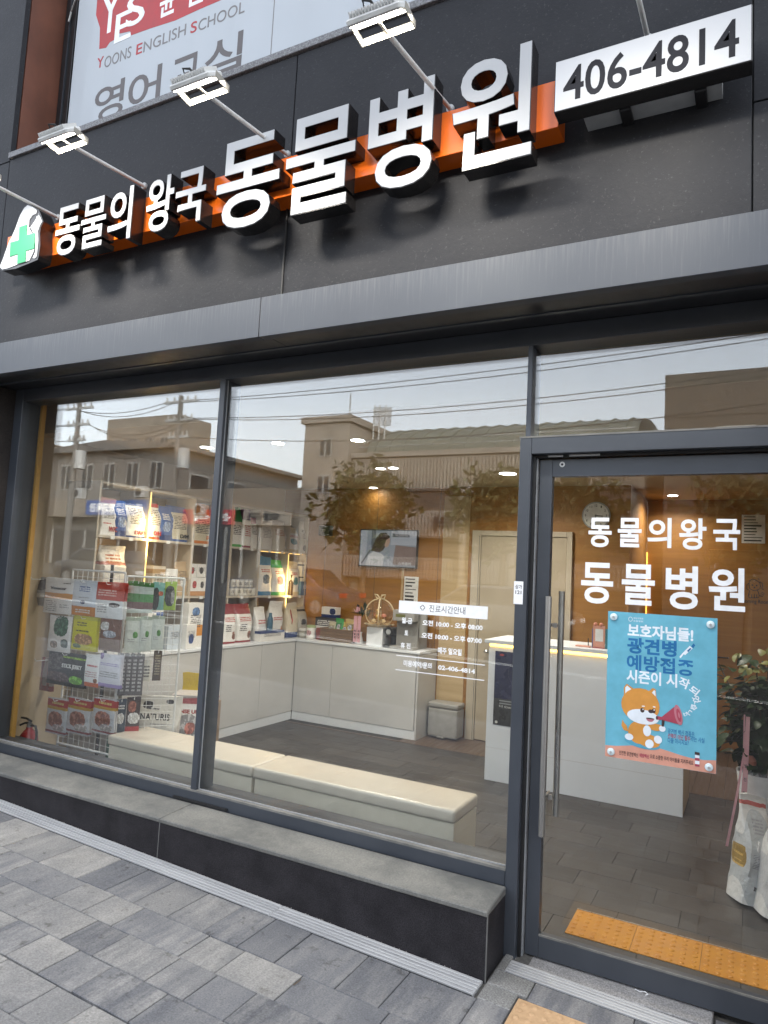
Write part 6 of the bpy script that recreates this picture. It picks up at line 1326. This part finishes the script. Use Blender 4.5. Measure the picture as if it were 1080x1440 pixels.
# street trees
RT = random.Random(4)
for k, (px, py, label) in enumerate(((512, 715, 'leafy street tree in front of the hall tower'), (705, 725, 'leafy street tree in front of the hall entrance'), (800, 735, 'leafy street tree near the right end of the hall'), (1050, 730, 'leafy street tree in front of the dark brown block'))):
    q = mir(px, py, 18); x, y, zc = q.x, -18.0, q.z
    t = thing('street_tree', label, 'tree', (x, y, GZ), 'street trees across the road'); part('trunk', MB().cyl((x, y, GZ), (x + .1, y, zc - .5), .12, .07, 9), M_bark, t)
    for j in range(6): a_ = j * 1.05; part('limb', MB().cyl((x + .05, y, zc - 1.0 + .15 * j), (x + 1.0 * math.cos(a_), y + 1.0 * math.sin(a_), zc + .5 + .1 * j), .05, .015, 6), M_bark, t)
    cr = MB()
    for j in range(330):
        v = Vector((RT.gauss(0, .55), RT.gauss(0, .55), RT.gauss(0, .5))); 
        if v.length > 1.45: v *= 1.4 / v.length
        for _ in range(9):
            c = Vector((x, y, zc + .1)) + v * (1.2 + .15 * math.sin(j)) + Vector((RT.uniform(-.25, .25), RT.uniform(-.25, .25), RT.uniform(-.22, .22))); d1_ = Vector((RT.gauss(0, 1), RT.gauss(0, 1), RT.gauss(0, 1))).normalized() * .17; d2_ = d1_.orthogonal().normalized() * .075
            cr.add([c - d1_, c + d2_, c + d1_, c - d2_], [(0, 1, 2, 3)])
    part('crown', cr, M_treeleaf, t, fix=False)

# more of the hall front: pilasters, window strips, air conditioners, shop signs
for k, (x, z) in enumerate(((b - 2.0, 5.15), (b - 7.0, 5.1), (d0 + 2.2, 4.2))):
    ac = thing('air_conditioner', ('grey outdoor air conditioner near the house corner', 'grey outdoor air conditioner left on the house front', 'grey outdoor air conditioner on the low shop row')[k], 'air conditioner', (x, YS_ + .3, z), 'air conditioners across the street')
    part('case', MB().box(x - .4, x + .4, YS_ + .05, YS_ + .38, z, z + .6), M_grey_metal, ac, bevel=.02); part('fan_grille', MB().cyl((x - .1, YS_ + .38, z + .3), (x - .1, YS_ + .392, z + .3), .22, n=18), M_shop_dark, ac)
for k, (x, w, mt_, tx) in enumerate(((d0 + 3.0, 2.0, M_ban_red, '분식'), (d0 + 6.2, 1.7, M_wallC, '약국'))):
    sb_ = part('shop_signboard', MB().box(x - w, x + w, YS_ + .07, YS_ + .25, 3.75, 4.5), mt_, Pd)
    m_ = lettering(MB(), tx, -x - w * .6, -x + w * .6, 3.9, 4.35, -(YS_ + .262), -(YS_ + .24), .03); m_.v = [(-x_, -y, z) for x_, y, z in m_.v]; part('print', m_, M_vinyl if k == 0 else M_shop_dark, sb_)
def car(x, y, col, label, flip=1):
    t = thing('parked_car', label, 'car', (x, y, gz(x) - .13), 'cars parked across the street'); t.rotation_euler = (0, ga, 0)
    prof = [(-2.1, .32), (-2.18, .55), (-2.1, .82), (-1.45, .93), (-.75, 1.42), (.75, 1.46), (1.55, .98), (2.1, .88), (2.18, .5), (2.1, .30), (1.75, .28), (1.66, .5), (1.35, .64), (1.04, .5), (.95, .26), (-.98, .26), (-1.07, .5), (-1.38, .64), (-1.69, .5), (-1.78, .28)]
    pr = [(px_ * flip, pz_) for px_, pz_ in prof]
    part('body', MB().prism(pr, -.86, .86), col, t, True, bevel=.05, seg=2, smooth='all')
    wn = [(-1.32, .95), (-.70, 1.36), (.68, 1.40), (1.38, .99)]
    for s_ in (-1, 1): part('side_window', MB().prism([(a_ * flip, c_) for a_, c_ in wn], s_ * .862 - .012, s_ * .862 + .012), M_win, t, True)
    part('windscreen', MB().add([(v_ * flip, y_, z_) for v_, z_ in ((-1.40, 1.0), (-.78, 1.425)) for y_ in (-.7, .7)] + [(v_ * flip, y_, z_) for v_, z_ in ((.80, 1.455), (1.50, 1.035)) for y_ in (-.7, .7)], [(0, 1, 3, 2), (4, 5, 7, 6)]), M_win, t, True, fix=False)
    for wx in (-1.38, 1.35):
        for s_ in (-1, 1):
            wh = part('wheel', MB().cyl((wx * flip, s_ * .66, .32), (wx * flip, s_ * .87, .32), .32, n=20), M_rubber, t, True, bevel=.02); part('rim', MB().cyl((wx * flip, s_ * .868, .32), (wx * flip, s_ * .885, .32), .2, n=14), M_steel, wh, True)
    for s_ in (-.6, .6): part('headlight', MB().box(min(2.1 * flip, 2.19 * flip), max(2.1 * flip, 2.19 * flip), s_ - .17, s_ + .17, .66, .78), M_vinyl, t, True); part('tail_light', MB().box(min(-2.1 * flip, -2.19 * flip), max(-2.1 * flip, -2.19 * flip), s_ - .17, s_ + .17, .66, .8), M_red, t, True)
    return t
M_carA = plain('silver_car_paint', (.12, .125, .13), .3, .3); M_carB = plain('dark_blue_car_paint', (.02, .03, .06), .25); M_carC = plain('grey_car_paint', (.07, .07, .072), .3)
car(-21.5, -15.3, M_carC, 'grey car parked opposite the left window'); car(-13.0, -15.3, M_carB, 'dark blue car parked opposite the large window', -1); car(-6.2, -15.3, M_carA, 'silver car parked opposite the door')
